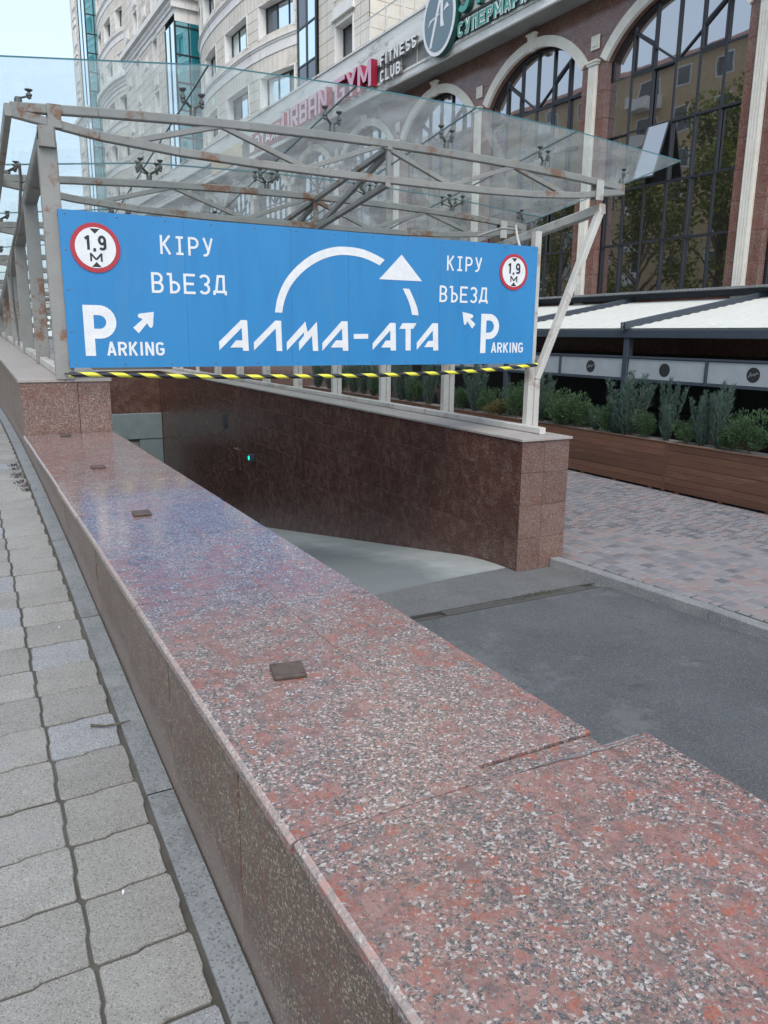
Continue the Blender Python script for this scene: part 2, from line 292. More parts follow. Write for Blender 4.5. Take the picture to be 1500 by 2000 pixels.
# ------------------------------------------------------------------ mesh builder
class MB:
    def __init__(s): s.v = []; s.f = []; s.mi = []; s.tone = []
    def quad(s, *p, mi=0, tone=None):
        i = len(s.v); s.v += [tuple(q) for q in p]; s.f.append(tuple(range(i, i + len(p)))); s.mi.append(mi)
        if tone is not None: s.tone += [tone] * len(p)
    def box(s, a, b, mi=0, bevel=0, top_mi=None):
        (x0, y0, z0), (x1, y1, z1) = [(min(p, q)) for p, q in zip(a, b)], [(max(p, q)) for p, q in zip(a, b)]
        i = len(s.v)
        if bevel <= 0:
            s.v += [(x0, y0, z0), (x1, y0, z0), (x1, y1, z0), (x0, y1, z0), (x0, y0, z1), (x1, y0, z1), (x1, y1, z1), (x0, y1, z1)]
            fs = [(0, 3, 2, 1), (4, 5, 6, 7), (0, 1, 5, 4), (1, 2, 6, 5), (2, 3, 7, 6), (3, 0, 4, 7)]
            for k, f in enumerate(fs): s.f.append(tuple(i + q for q in f)); s.mi.append(top_mi if (top_mi is not None and k == 1) else mi)
        else:
            bm = bmesh.new(); bmesh.ops.create_cube(bm, size=1)
            for v in bm.verts: v.co = Vector(((x0 + x1) / 2 + v.co.x * (x1 - x0), (y0 + y1) / 2 + v.co.y * (y1 - y0), (z0 + z1) / 2 + v.co.z * (z1 - z0)))
            bmesh.ops.bevel(bm, geom=bm.edges[:], offset=bevel, segments=1, affect='EDGES')
            bm.verts.index_update()
            s.v += [tuple(v.co) for v in bm.verts]
            for f in bm.faces: s.f.append(tuple(i + v.index for v in f.verts)); s.mi.append(mi)
            bm.free()
        return s
    def bar(s, p, q, w, h=None, up=(0, 0, 1), mi=0, bevel=.12):
        """box-section member from p to q, w wide, h tall, slightly rounded corners"""
        h = h or w; p = Vector(p); q = Vector(q); d = (q - p).normalized(); up = Vector(up)
        if abs(d.dot(up)) > .97: up = Vector((0, 1, 0)) if abs(d.y) < .9 else Vector((1, 0, 0))
        r = d.cross(up).normalized(); u = r.cross(d); b = min(w, h) * bevel
        pr = [(-w/2+b, -h/2), (w/2-b, -h/2), (w/2, -h/2+b), (w/2, h/2-b), (w/2-b, h/2), (-w/2+b, h/2), (-w/2, h/2-b), (-w/2, -h/2+b)]
        i = len(s.v); n = 8
        for c in (p, q): s.v += [tuple(c + r * a + u * bb) for a, bb in pr]
        for k in range(n): s.f.append((i + k, i + (k + 1) % n, i + n + (k + 1) % n, i + n + k)); s.mi.append(mi)
        s.f.append(tuple(i + k for k in reversed(range(n)))); s.f.append(tuple(i + n + k for k in range(n))); s.mi += [mi, mi]
        return s
    def lathe(s, c, prof, seg=12, axis='Z', mi=0):
        i = len(s.v)
        for r, z in prof:
            for k in range(seg):
                a = 2 * math.pi * k / seg; x, y = r * math.cos(a), r * math.sin(a)
                s.v.append((c[0] + x, c[1] + y, c[2] + z) if axis == 'Z' else ((c[0] + x, c[1] - z, c[2] + y) if axis == 'Y' else (c[0] - z, c[1] + x, c[2] + y)))
        for j in range(len(prof) - 1):
            for k in range(seg):
                s.f.append((i + j * seg + k, i + j * seg + (k + 1) % seg, i + (j + 1) * seg + (k + 1) % seg, i + (j + 1) * seg + k)); s.mi.append(mi)
        s.f.append(tuple(i + k for k in reversed(range(seg)))); s.f.append(tuple(i + (len(prof) - 1) * seg + k for k in range(seg))); s.mi += [mi, mi]
        return s
    def tube(s, pts, r, seg=8, mi=0, caps=True):
        pts = [Vector(p) for p in pts]; i = len(s.v); n = len(pts)
        for j, p in enumerate(pts):
            d = (pts[min(j + 1, n - 1)] - pts[max(j - 1, 0)]).normalized()
            up = Vector((0, 0, 1)) if abs(d.z) < .9 else Vector((1, 0, 0))
            a = d.cross(up).normalized(); b = a.cross(d); rr = r[j] if hasattr(r, '__len__') else r
            for k in range(seg):
                t = 2 * math.pi * k / seg; s.v.append(tuple(p + a * rr * math.cos(t) + b * rr * math.sin(t)))
        for j in range(n - 1):
            for k in range(seg): s.f.append((i + j * seg + k, i + j * seg + (k + 1) % seg, i + (j + 1) * seg + (k + 1) % seg, i + (j + 1) * seg + k)); s.mi.append(mi)
        if caps: s.f.append(tuple(i + k for k in range(seg))); s.f.append(tuple(i + (n - 1) * seg + k for k in reversed(range(seg)))); s.mi += [mi, mi]
        return s
    def prism(s, poly, z0, z1, mi=0, side=None, plane='XY'):
        """extrude a 2-D polygon; plane XY: (u,v,h)  XZ: (u,-h,v)"""
        g = (lambda u, v, h: (u, v, h)) if plane == 'XY' else (lambda u, v, h: (u, -h, v))
        i = len(s.v); n = len(poly)
        s.v += [g(u, v, z0) for u, v in poly] + [g(u, v, z1) for u, v in poly]
        s.f.append(tuple(i + n + k for k in range(n))); s.f.append(tuple(i + k for k in reversed(range(n)))); s.mi += [mi, mi]
        for k in range(n): s.f.append((i + k, i + (k + 1) % n, i + n + (k + 1) % n, i + n + k)); s.mi.append(side if side is not None else mi)
        return s
    def xf(s, M): s.v = [tuple(M @ Vector(v)) for v in s.v]; return s
    def mesh(s, name, mats, smooth=False, off=(0, 0, 0)):
        me = bpy.data.meshes.new(name)
        ox, oy, oz = off
        me.from_pydata([(x - ox, y - oy, z - oz) for x, y, z in s.v], [], s.f)
        for m in (mats if isinstance(mats, (list, tuple)) else [mats]): me.materials.append(m)
        me.polygons.foreach_set('material_index', s.mi)
        if smooth: me.polygons.foreach_set('use_smooth', [True] * len(s.f))
        if s.tone and len(s.tone) == len(s.v):
            at = me.attributes.new('tone', 'FLOAT', 'POINT'); at.data.foreach_set('value', s.tone)
        me.update(); return me

WL = {}   # world location of every object that may become a parent
def tag(o, label=None, cat=None, group=None, kind=None):
    if label: o['label'] = label
    if cat: o['category'] = cat
    if group: o['group'] = group
    if kind: o['kind'] = kind
    return o
def empty(name, loc, label, cat, group=None, rz=0):
    o = bpy.data.objects.new(name, None); COL.objects.link(o); o.location = loc; o.rotation_euler = (0, 0, rz)
    o.empty_display_size = .2; WL[o] = Vector(loc); return tag(o, label, cat, group)
def put(name, me, parent=None, loc=(0, 0, 0), rot=None, kind=None):
    """loc in world coordinates (or in the parent's frame when local is wanted: see putl)"""
    o = bpy.data.objects.new(name, me); COL.objects.link(o); loc = Vector(loc)
    if parent is not None: o.parent = parent; o.location = loc - WL[parent]
    else: o.location = loc
    WL[o] = loc
    if rot: o.rotation_euler = rot
    if kind: o['kind'] = kind
    return o
def obj(name, mb, mats, parent=None, smooth=False, kind=None, at=None):
    """mesh given in world coordinates; origin put at 'at' (or the parent's origin)"""
    at = Vector(at) if at is not None else (WL[parent] if parent is not None else Vector((0, 0, 0)))
    return put(name, mb.mesh(name, mats, smooth, at), parent, at, kind=kind)
def copy_tree(o, parent=None, off=Vector((0, 0, 0))):
    c = o.copy(); COL.objects.link(c); c.parent = parent; WL[c] = WL[o]
    for ch in list(o.children): copy_tree(ch, c)
    return c

def arcp(cx, cy, rx, ry, a0, a1, n=9):
    return [(cx + rx * math.cos(R(a0 + (a1 - a0) * k / n)), cy + ry * math.sin(R(a0 + (a1 - a0) * k / n))) for k in range(n + 1)]
def glyph(ch, w, h, t):
    """stroke letter in a w x h box; centre lines inset by half the stroke t"""
    a = t / 2; L, Rr, B, T = a, w - a, a, h - a; m = h * .5; cx = w / 2
    def D(x0, x1, y0, y1, r):      # bowl: from (x0,y1) right, round, back to (x0,y0)
        r = min(r, (y1 - y0) / 2, x1 - x0); return [(x0, y1)] + arcp(x1 - r, y1 - r, r, r, 90, 0, 6) + arcp(x1 - r, y0 + r, r, r, 0, -90, 6) + [(x0, y0)]
    r = min(w, h) * .42; o = r - a
    G = {'К': [[(L, 0), (L, h)], [(Rr, h), (L + a, m * .95)], [(L + w * .22, m * 1.15), (Rr, 0)]], 'K': None, 'І': [[(cx, 0), (cx, h)], [(w * .1, a), (w * .9, a)], [(w * .1, T), (w * .9, T)]], 'I': [[(cx, 0), (cx, h)]],
     'Р': [[(L, 0), (L, h)], D(L, Rr, m * .88, T, r)], 'У': [[(L, h), (cx + a * .3, m * .62)], [(Rr, h), (cx, m * .35), (cx - w * .18, a), (L * .6, a)]],
     'В': [[(L, 0), (L, h)], D(L, Rr - w * .05, m, T, r), D(L, Rr, B, m, r)], 'Ъ': [[(0, T), (w * .3, T)], [(w * .3, h), (w * .3, 0)], D(w * .3, Rr, B, m * 1.1, r)], 'Е': [[(L, 0), (L, h)], [(L, T), (w, T)], [(L, m), (w * .88, m)], [(L, B), (w, B)]],
     'З': [arcp(cx, m + (T - m) / 2, cx - a, (T - m) / 2, 150, -90, 12), arcp(cx, m / 2 + a / 2, cx - a, (m - a) / 2, 90, -150, 12)], 'Д': [[(w * .02, h * .16), (w * .98, h * .16)], [(w * .06, 0), (w * .06, h * .2)], [(w * .94, 0), (w * .94, h * .2)], [(w * .2, h * .16), (w * .36, T), (w * .80, T)], [(w * .80, h), (w * .80, h * .16)]],
     'A': [[(a * .8, 0), (cx, h)], [(cx, h), (w - a * .8, 0)], [(w * .25, h * .28), (w * .75, h * .28)]], 'R': [[(L, 0), (L, h)], D(L, Rr, m * .95, T, r), [(w * .5, m * .95), (Rr, 0)]], 'N': [[(L, 0), (L, h)], [(L, h), (Rr, 0)], [(Rr, 0), (Rr, h)]],
     'G': [arcp(cx, T - o, cx - a, o, 20, 180, 10) + arcp(cx, B + o, cx - a, o, 180, 360, 12) + [(Rr, m * .92), (cx, m * .92)]], '1': [[(w * .62, 0), (w * .62, h)], [(w * .62, T), (w * .12, h * .76)]], ',': [[(cx, a * 1.4), (cx, 0), (cx - w * .15, -h * .10)]],
     '9': [arcp(cx, T - (T - m) / 2 - a * .1, cx - a, (T - m * .8) / 2, 0, 360, 18), [(Rr, h * .72)] + arcp(cx, B + o, cx - a, o, 0, -150, 10)], 'М': [[(L, 0), (L, h)], [(L, h * .93), (cx, h * .22)], [(cx, h * .22), (Rr, h * .93)], [(Rr, h), (Rr, 0)]],
     'С': [arcp(cx, T - o, cx - a, o, 25, 180, 10) + arcp(cx, B + o, cx - a, o, 180, 335, 10)], 'П': [[(L, 0), (L, h)], [(L, T), (Rr, T)], [(Rr, h), (Rr, 0)]], 'Т': [[(0, T), (w, T)], [(cx, T), (cx, 0)]],
     'Э': [arcp(cx * .9, T - o, cx - a, o, 150, 0, 10) + arcp(cx * .9, B + o, cx - a, o, 0, -150, 10), [(w * .4, m), (Rr * .95, m)]], 'Ж': [[(cx, 0), (cx, h)], [(a * .6, 0), (cx, m), (a * .6, h)], [(w - a * .6, 0), (cx, m), (w - a * .6, h)]], 'И': [[(L, 0), (L, h)], [(L, 0), (Rr, h)], [(Rr, 0), (Rr, h)]],
     'F': [[(L, 0), (L, h)], [(L, T), (w, T)], [(L, m), (w * .85, m)]], 'S': [arcp(cx, T - (T - m) / 2, cx - a, (T - m) / 2, 20, 270, 12) + arcp(cx, B + (m - B) / 2, cx - a, (m - B) / 2, 90, -160, 12)[1:]], 'L': [[(L, 0), (L, h)], [(L, B), (w, B)]], 'U': [[(L, h), (L, B + o)] + arcp(cx, B + o, cx - a, o, 180, 360, 10) + [(Rr, h)]],
     'O': [arcp(cx, h / 2, cx - a, h / 2 - a, 0, 360, 24)]}
    al = {'K': 'К', 'P': 'Р', 'У': 'У', 'E': 'Е', 'C': 'С', 'T': 'Т', 'А': 'A', 'B': 'В', 'M': 'М'}
    return G[al.get(ch, ch)]
def ribbon(g, pts, t, y0, y1, side=1):
    """flat raised stroke along pts in the XZ plane, mitred"""
    q = [pts[0]]
    for p in pts[1:]:
        if math.hypot(p[0] - q[-1][0], p[1] - q[-1][1]) > 1e-5: q.append(p)
    pts = q; n = len(pts); Lf = []; Rt = []
    closed = math.hypot(pts[0][0] - pts[-1][0], pts[0][1] - pts[-1][1]) < 1e-4
    for i, p in enumerate(pts):
        def dr(a, b): d = (b[0] - a[0], b[1] - a[1]); l = math.hypot(*d); return (d[0] / l, d[1] / l)
        d0 = dr(pts[i - 1], p) if i else (dr(pts[-2], pts[-1]) if closed else dr(p, pts[1])); d1 = dr(p, pts[i + 1]) if i < n - 1 else (dr(pts[0], pts[1]) if closed else d0)
        nx, nz = -(d0[1] + d1[1]), d0[0] + d1[0]; l = math.hypot(nx, nz) or 1; nx /= l; nz /= l; c = max(.45, -nx * d0[1] + nz * d0[0]); k = t / 2 / c
        Lf.append((p[0] + nx * k, p[1] + nz * k)); Rt.append((p[0] - nx * k, p[1] - nz * k))
    for i in range(n - 1):
        a, b, c, d = Rt[i], Rt[i + 1], Lf[i + 1], Lf[i]
        g.quad((a[0], -y1, a[1]), (b[0], -y1, b[1]), (c[0], -y1, c[1]), (d[0], -y1, d[1]))
        g.quad((b[0], -y1, b[1]), (a[0], -y1, a[1]), (a[0], -y0, a[1]), (b[0], -y0, b[1]), mi=side); g.quad((d[0], -y1, d[1]), (c[0], -y1, c[1]), (c[0], -y0, c[1]), (d[0], -y0, d[1]), mi=side)
    if not closed:
        for a, d in ((Rt[0], Lf[0]), (Lf[-1], Rt[-1])): g.quad((a[0], -y1, a[1]), (d[0], -y1, d[1]), (d[0], -y0, d[1]), (a[0], -y0, a[1]), mi=side)
WID = {'1': .75, ',': .45, 'I': .42, 'М': 1.3, 'M': 1.3, 'Ж': 1.5, 'Д': 1.15, 'L': .9, 'F': .9, 'І': .85, 'Ъ': 1.1}
def text_mb(txt, w, h, depth, t=.14, gap=.22):
    """stroke lettering filling a w x h box in the XZ plane, front at -Y; t = stroke / height"""
    g = MB(); ws = [WID.get(c, 1.0) for c in txt]; u = w / (sum(ws) + gap * (len(txt) - 1)); x = 0
    for c, k in zip(txt, ws):
        lw = u * k
        for q, st in enumerate(glyph(c, lw, h, t * h)): ribbon(g, [(px_ + x, pz_) for px_, pz_ in st], t * h, 0, depth + q * max(.0002, depth * .01))
        x += lw + u * gap
    return g

# ------------------------------------------------------------------ ground levels
def walk_z(y):                      # sidewalk climbs along the street and flattens
    if y <= 4: return 1.28 + .082 * y
    yy = min(y, 10.8); return 1.608 + .082 * (yy - 4) - .006 * (yy - 4) ** 2
def ramp_z(y):
    if y < 7.8: return 0.0
    if y < 9.0: return -.0725 * (y - 7.8) ** 2
    return -.104 - .174 * (y - 9.0)
def view(p):                        # rough test used only to choose which pieces show largest
    d = Vector(p) - Vector((0, 0, 3)); z = d.dot(f_)
    return z > .1 and abs(d.dot(r_) / z) < .52 and abs(d.dot(u_) / z) < .69
def za(x):                          # glass height above the camera at y = 8.4
    pts = [(.35, 2.13), (2.33, 2.36), (3.86, 2.405), (5.36, 2.40), (6.82, 2.34), (8.65, 2.2)]
    for (a, za_), (b, zb) in zip(pts, pts[1:]):
        if x <= b: return za_ + (zb - za_) * (x - a) / (b - a)
    return 2.2
SL = .131                           # canopy falls this much per metre of y

# ================================================================== GROUND
# terrain beyond everything, in pieces that leave the ramp open
g = MB(); g.quad((-400, -400, 1.0), (-22, -400, 1.0), (-22, 600, 1.6), (-400, 600, 1.6)); obj('ground', g, MT['asphalt2'], kind='structure')
g = MB(); g.quad((16, -400, .02), (400, -400, .02), (400, 600, .02), (16, 600, .02)); obj('ground', g, MT['asphalt2'], kind='structure')
# street beyond the sidewalk
g = MB(); ys = [-60, -20, 0, 4, 6, 8, 10.8, 20, 60, 300]
for a, b in zip(ys, ys[1:]): g.quad((-22, a, walk_z(a) - .16), (-4.2, a, walk_z(a) - .16), (-4.2, b, walk_z(b) - .16), (-22, b, walk_z(b) - .16))
obj('road', g, MT['asphalt'], kind='structure')
# sidewalk bed with tiles
g = MB(); ys = [-20, 0, 2, 4] + [4 + i * .7 for i in range(1, 11)] + [14, 30, 100, 300]
for a, b in zip(ys, ys[1:]):
    xr = .53 if a < 27 else 6.0
    g.quad((-4.2, a, walk_z(a) - .009), (xr, a, walk_z(a) - .009), (xr, b, walk_z(b) - .009), (-4.2, b, walk_z(b) - .009))
    g.quad((-4.2, a, walk_z(a) - .2), (-4.2, a, walk_z(a) - .009), (-4.2, b, walk_z(b) - .009), (-4.2, b, walk_z(b) - .2))
walk = obj('sidewalk', g, MT['joint'], kind='structure')
TW, TL = .25, .2375
def tile_poly(w, l, gap, ins):
    j = .009; o = gap / 2 + ins; c = .012
    P = [(o + c, o), (.44 * w, o), (.53 * w, o + j), (w - o - c * .6, o + j), (w - o, o + j + c * .6),
         (w - o, .44 * l), (w - o + j * .8, .53 * l), (w - o + j * .8, l - o + j * .3 - c * .6), (w - o + j * .8 - c * .6, l - o + j), (.53 * w, l - o + j), (.44 * w, l - o), (o + c, l - o), (o + j * .8, l - o - c), (o + j * .8, .53 * l), (o, .44 * l), (o, o + c)]
    return P
def tile_mesh(seed):
    rr = random.Random(seed); g = MB(); P0 = tile_poly(TW, TL, .010, 0); P1 = tile_poly(TW, TL, .010, .0035); n = len(P0)
    wob = [(rr.uniform(-.0012, .0012), rr.uniform(-.0012, .0012)) for _ in P0]
    g.v += [(x + a, y + b, -.03) for (x, y), (a, b) in zip(P0, wob)] + [(x + a, y + b, -.005) for (x, y), (a, b) in zip(P0, wob)] + [(x + a, y + b, 0) for (x, y), (a, b) in zip(P1, wob)]
    for r in (0, 1):
        for k in range(n): g.f.append((r * n + k, r * n + (k + 1) % n, (r + 1) * n + (k + 1) % n, (r + 1) * n + k)); g.mi.append(0)
    g.f.append(tuple(2 * n + k for k in range(n))); g.mi.append(0)
    return g
tproto = [tile_mesh(i) for i in range(4)]
tmesh = [t.mesh('paving_tile', MT['tile']) for t in tproto]; tmeshb = [t.mesh('paving_tile', MT['tileblue']) for t in tproto]
far = MB(); cnt = 0
for j in range(-6, 110):
    y = 1.567 + TL * j
    for i in range(18):
        x = .405 - TW * (i + 1); zz = walk_z(y + TL / 2); sl = (walk_z(y + TL) - walk_z(y)) / TL
        near = (i < 4 and -2 <= j < 30) or (i < 2 and j < 44 and j >= -2)
        dz = rnd.uniform(-.0025, .0025)
        if near:
            k = rnd.randrange(4); blue = rnd.random() < .12
            o = put('paving_tile', (tmeshb if blue else tmesh)[k], walk, (x, y, walk_z(y) + dz)); o.rotation_euler = (math.atan(sl) + rnd.uniform(-.008, .008), rnd.uniform(-.009, .009), rnd.uniform(-.006, .006)); cnt += 1
        else:
            g = tproto[rnd.randrange(4)]; base = len(far.v)
            if y > 14:
                far.quad((x + .004, y + .004, zz + dz), (x + TW - .004, y + .004, zz + dz), (x + TW - .004, y + TL - .004, zz + dz), (x + .004, y + TL - .004, zz + dz))
            else:
                far.v += [(x + vx, y + vy, walk_z(y) + sl * vy + vz + dz) for vx, vy, vz in g.v]; far.f += [tuple(base + q for q in f) for f in g.f]; far.mi += [0] * len(g.f)
o = obj('paving_tiles_far', far, MT['tile'], walk, kind='stuff'); o.name = 'distant_paving_tile'
# slate strip along the foot of the parapet
st = MB(); st.quad((.40, -6, walk_z(-6) - .02), (.51, -6, walk_z(-6) - .02), (.51, 4, walk_z(4) - .02), (.395, 4, walk_z(4) - .02)); strip = obj('edging_strip', st, MT['joint'], kind='structure')
ye = [-5.9, -4.8, -3.4, -2.1, -.7, .7, 2.42, 3.93, 5.2, 6.3, 7.6, 8.9, 10.2, 12, 14, 16, 18, 20, 22, 24, 26, 28]
for a, b in zip(ye, ye[1:]):
    g = MB(); n = max(2, int((b - a) / .5)); yy = [a + .003 + (b - a - .006) * k / n for k in range(n + 1)]
    x0, x1 = .420, .506
    for p, q in zip(yy, yy[1:]):
        zp, zq = walk_z(p) + .004, walk_z(q) + .004
        g.quad((x0, p, zp), (x1, p, zp), (x1, q, zq), (x0, q, zq)); g.quad((x0, p, zp - .05), (x0, p, zp), (x0, q, zq), (x0, q, zq - .05)); g.quad((x1, p, zp), (x1, p, zp - .05), (x1, q, zq - .05), (x1, q, zq))
    obj('edging_stone', g, MT['strip'], strip, at=(.406, a, walk_z(a)))
# driveway, apron, ramp
g = MB(); g.quad((1.33, -40, 0), (7.2, -40, 0), (7.2, 6.72, 0), (1.33, 6.72, 0)); obj('driveway', g, MT['asphalt'], kind='structure')
g = MB()
for x0, x1 in ((1.33, 6.16), ): 
    xs = [1.33, 2.5, 4.13, 5.2, 6.16]; yb = [7.56, 7.62, 7.70, 7.83, 7.89]
    for a, b, ya, yb_ in zip(xs, xs[1:], yb, yb[1:]): g.quad((a, 6.88, .0), (b, 6.88, .0), (b, yb_, .006), (a, ya, .006))
g.quad((6.16, 6.88, 0), (7.2, 6.88, 0), (7.2, 7.7, 0), (6.16, 7.7, 0))
obj('driveway', g, MT['asphalt2'], kind='structure').name = 'driveway_apron'
g = MB(); ys = [7.55, 7.8, 8.1, 8.4, 8.7, 9.0] + [9 + i * 1.0 for i in range(1, 22)]
for a, b in zip(ys, ys[1:]): g.quad((1.3, a, ramp_z(a) + .002), (6.165, a, ramp_z(a) + .002), (6.165, b, ramp_z(b) + .002), (1.3, b, ramp_z(b) + .002))
obj('ramp', g, MT['ramp'], kind='structure')
# drain with grate across the driveway mouth
dr = empty('drain_grate', (4.2, 6.8, 0), 'narrow black slotted drain grate crossing the asphalt at the ramp mouth', 'drain')
g = MB(); g.quad((1.4, 6.72, -.03), (6.75, 6.72, -.03), (6.75, 6.88, -.03), (1.4, 6.88, -.03)); g.quad((1.33, 6.72, 0), (1.33, 6.72, -.03), (1.4, 6.88, -.03), (1.33, 6.88, 0)); obj('channel', g, MT['joint'], dr)
g = MB(); g.box((1.4, 6.715, -.02), (6.7, 6.735, .006)); g.box((1.4, 6.865, -.02), (6.7, 6.885, .006)); obj('channel_frame', g, MT['fitting'], dr)
gm = MB(); gm.box((0, 0, -.012), (.5, .012, .004)); gm.box((0, .108, -.012), (.5, .12, .004)); gm.box((0, .054, -.012), (.5, .064, .003))
for k in range(17): gm.box((.004 + k * .03, .012, -.014), (.016 + k * .03, .108, .003))
gme = gm.mesh('grate_section', plain('cast_iron_grate', (.13, .13, .125), .6))
for k in range(10):
    if k == 5: continue
    put('grate_section', gme, dr, (1.45 + .505 * k, 6.74, 0))
g = MB()
for k in range(260):
    x = 5.75 + rnd.gauss(0, .22); y = 6.83 + rnd.gauss(0, .035); a = rnd.uniform(0, 6.28); h = rnd.uniform(.01, .05)
    g.quad((x, y, 0), (x + .006 * math.cos(a), y + .006 * math.sin(a), 0), (x + rnd.uniform(-.02, .02), y + rnd.uniform(-.02, .02), h), tone=rnd.random())
tag(obj('weed_patch', g, MT['grass']), 'small green weeds growing out of the clogged drain grate', 'weeds', kind='stuff')
# patio and kerb
def kx(y): return 6.70 + (7.62 - y) * .1 if y > 4.6 else 7.0
g = MB(); ys = [-40, 0, 4.6, 7.68, 7.7001]
for a, b in zip(ys, ys[1:]):
    g.quad((kx(a) + .1, a, .1165), (17.5, a, .1165), (17.5, b, .1165), (kx(b) + .1, b, .1165))
g.quad((6.92, 7.7, .1165), (17.5, 7.7, .1165), (17.5, 120, .1165), (6.92, 120, .1165))
patio = obj('patio', g, MT['joint'], kind='structure')
kerb = obj('kerb', MB().box((6.95, -40, -.1), (7.05, 4.5, .02)), MT['joint'], kind='structure')
ke = [7.67, 7.05, 5.32, 3.6, 1.9, .2, -1.5, -3.2, -6, -9, -12]
for a, b in zip(ke, ke[1:]):
    xa, xb = kx(a), kx(b); g = MB(); w = .17; a2, b2 = a - .004, b + .004
    sec = [(0, -.1), (.012, .118), (.024, .130), (w - .01, .130), (w, .12), (w, -.1)]
    for (u0, z0), (u1, z1) in zip(sec, sec[1:]): g.quad((xa + u0, a2, z0), (xb + u0, b2, z0), (xb + u1, b2, z1), (xa + u1, a2, z1))
    g.quad(*[(xa + u, a2, z) for u, z in sec]); g.quad(*[(xb + u, b2, z) for u, z in reversed(sec)])
    obj('kerb_stone', g, MT['kerb'], kerb, at=(xa, a, 0))
bricks = []
x = 6.90; col = 0
while x < 11.95:
    wrow = .155; y = -4 + (col * .37) % .3
    while y < 24:
        l = rnd.choice((.115, .155, .155, .195, .235))
        xa = max(x, kx(y) + .178, 7.0 if y > 7.6 else 0)
        if x + wrow - xa > .02: bricks.append((xa, y, x + wrow - xa, l))
        y += l + .004
    x += wrow + .004; col += 1
def brick_mb(w, l):
    g = MB(); c = .009
    g.v += [(0, 0, -.04), (w, 0, -.04), (w, l, -.04), (0, l, -.04), (0, 0, -c), (w, 0, -c), (w, l, -c), (0, l, -c), (c, c, 0), (w - c, c, 0), (w - c, l - c, 0), (c, l - c, 0)]
    for r in (0, 4):
        for k in range(4): g.f.append((r + k, r + (k + 1) % 4, r + 4 + (k + 1) % 4, r + 4 + k)); g.mi.append(0)
    g.f.append((8, 9, 10, 11)); g.mi.append(0); return g
bmesh_ = {l: brick_mb(.155, l).mesh('paving_brick', MT['brick']) for l in (.115, .155, .195, .235)}
vis = sorted([b for b in bricks if abs(b[2] - .155) < 1e-6 and view((b[0], b[1], .13)) and b[1] < 12.5], key=lambda b: b[0] ** 2 + b[1] ** 2)
nearb = set(vis[:290]); far = MB()
for b in bricks:
    dz = .131 + rnd.uniform(-.002, .002)
    if b in nearb: put('paving_brick', bmesh_[b[3]], patio, (b[0], b[1], dz))
    else:
        t = rnd.uniform(.02, 1); c = .009
        far.quad((b[0] + c, b[1] + c, dz), (b[0] + b[2] - c, b[1] + c, dz), (b[0] + b[2] - c, b[1] + b[3] - c, dz), (b[0] + c, b[1] + b[3] - c, dz), tone=t)
        far.quad((b[0], b[1], dz - .008), (b[0] + b[2], b[1], dz - .008), (b[0] + b[2] - c, b[1] + c, dz), (b[0] + c, b[1] + c, dz), tone=0.0)
        far.quad((b[0], b[1] + b[3], dz - .008), (b[0], b[1], dz - .008), (b[0] + c, b[1] + c, dz), (b[0] + c, b[1] + b[3] - c, dz), tone=t * .4)
obj('distant_paving_brick', far, MT['brickfar'], patio, kind='stuff')

# ================================================================== WALLS
def slab(name, a, b, m, parent, bevel=.0025):
    a = Vector(a); b = Vector(b); g = MB(); g.box(tuple(a), tuple(b), bevel=bevel); return obj(name, g, m, parent, at=a)
# low parapet on the left
pp = empty('granite_parapet', (.93, 3, 1.4), 'low wide parapet clad in polished red granite, running from the foreground along the sidewalk', 'wall')
obj('core', MB().box((.535, -6, .9), (1.335, 8.39, 1.9705)), MT['dark'], pp)
yl = [-5.2, -4.3, -3.5, -2.7, -1.9, -1.1, -.3, .5, 1.293, 2.078, 2.866, 3.663, 4.50, 5.42, 6.317, 7.15, 7.8, 8.398]
xm = lambda y: 1.0 + .008 * math.sin(y * 2.3)
def cap_left(xo, xi, a, b, zt):
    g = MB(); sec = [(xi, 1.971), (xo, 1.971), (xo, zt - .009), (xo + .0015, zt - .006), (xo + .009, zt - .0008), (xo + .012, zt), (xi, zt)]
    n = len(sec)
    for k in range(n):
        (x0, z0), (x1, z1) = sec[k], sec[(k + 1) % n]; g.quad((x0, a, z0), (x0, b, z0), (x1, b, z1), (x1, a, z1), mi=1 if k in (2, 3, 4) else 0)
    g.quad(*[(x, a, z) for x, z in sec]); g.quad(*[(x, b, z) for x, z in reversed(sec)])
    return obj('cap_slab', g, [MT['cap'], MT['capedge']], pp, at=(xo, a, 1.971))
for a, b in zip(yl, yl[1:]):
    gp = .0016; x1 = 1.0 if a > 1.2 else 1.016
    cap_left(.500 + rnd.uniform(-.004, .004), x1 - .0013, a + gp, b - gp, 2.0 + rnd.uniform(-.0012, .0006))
slab('cap_slab', (.508, 1.2945, 1.968), (1.345, 1.35, 1.994), MT['cap'], pp)   # narrow closing piece, thin joint filler over it
yr = [1.357, 2.164, 2.98, 3.80, 4.62, 5.45, 6.25, 7.05, 7.75, 8.398]
for a, b in zip(yr, yr[1:]): slab('cap_slab', (1.0008, a + .0018, 1.97), (1.36 + rnd.uniform(-.003, .003), b - .0018, 2.0 + rnd.uniform(-.0015, .0005)), MT['cap'], pp)
yr = [-5.2, -3.9, -2.6, -1.3, -.1, 1.285]
for a, b in zip(yr, yr[1:]): slab('cap_slab', (1.0168, a + .0012, 1.972), (1.482, b - .0012, 2.0015), MT['cap'], pp)
obj('core', MB().box((1.336, -6, .9), (1.462, 1.27, 1.9705)), MT['mortar'], pp)
g = MB(); top = []; bot = []
for k in range(15):
    t = k / 14; x = 1.06 + .40 * t; top.append((x, 1.292, 1.9975)); bot.append((x, 1.284 - .020 * t - (.008 if 5 < k < 12 else 0) * rnd.random(), 2.0035))
for k in range(14): g.quad(bot[k], bot[k + 1], top[k + 1], top[k])
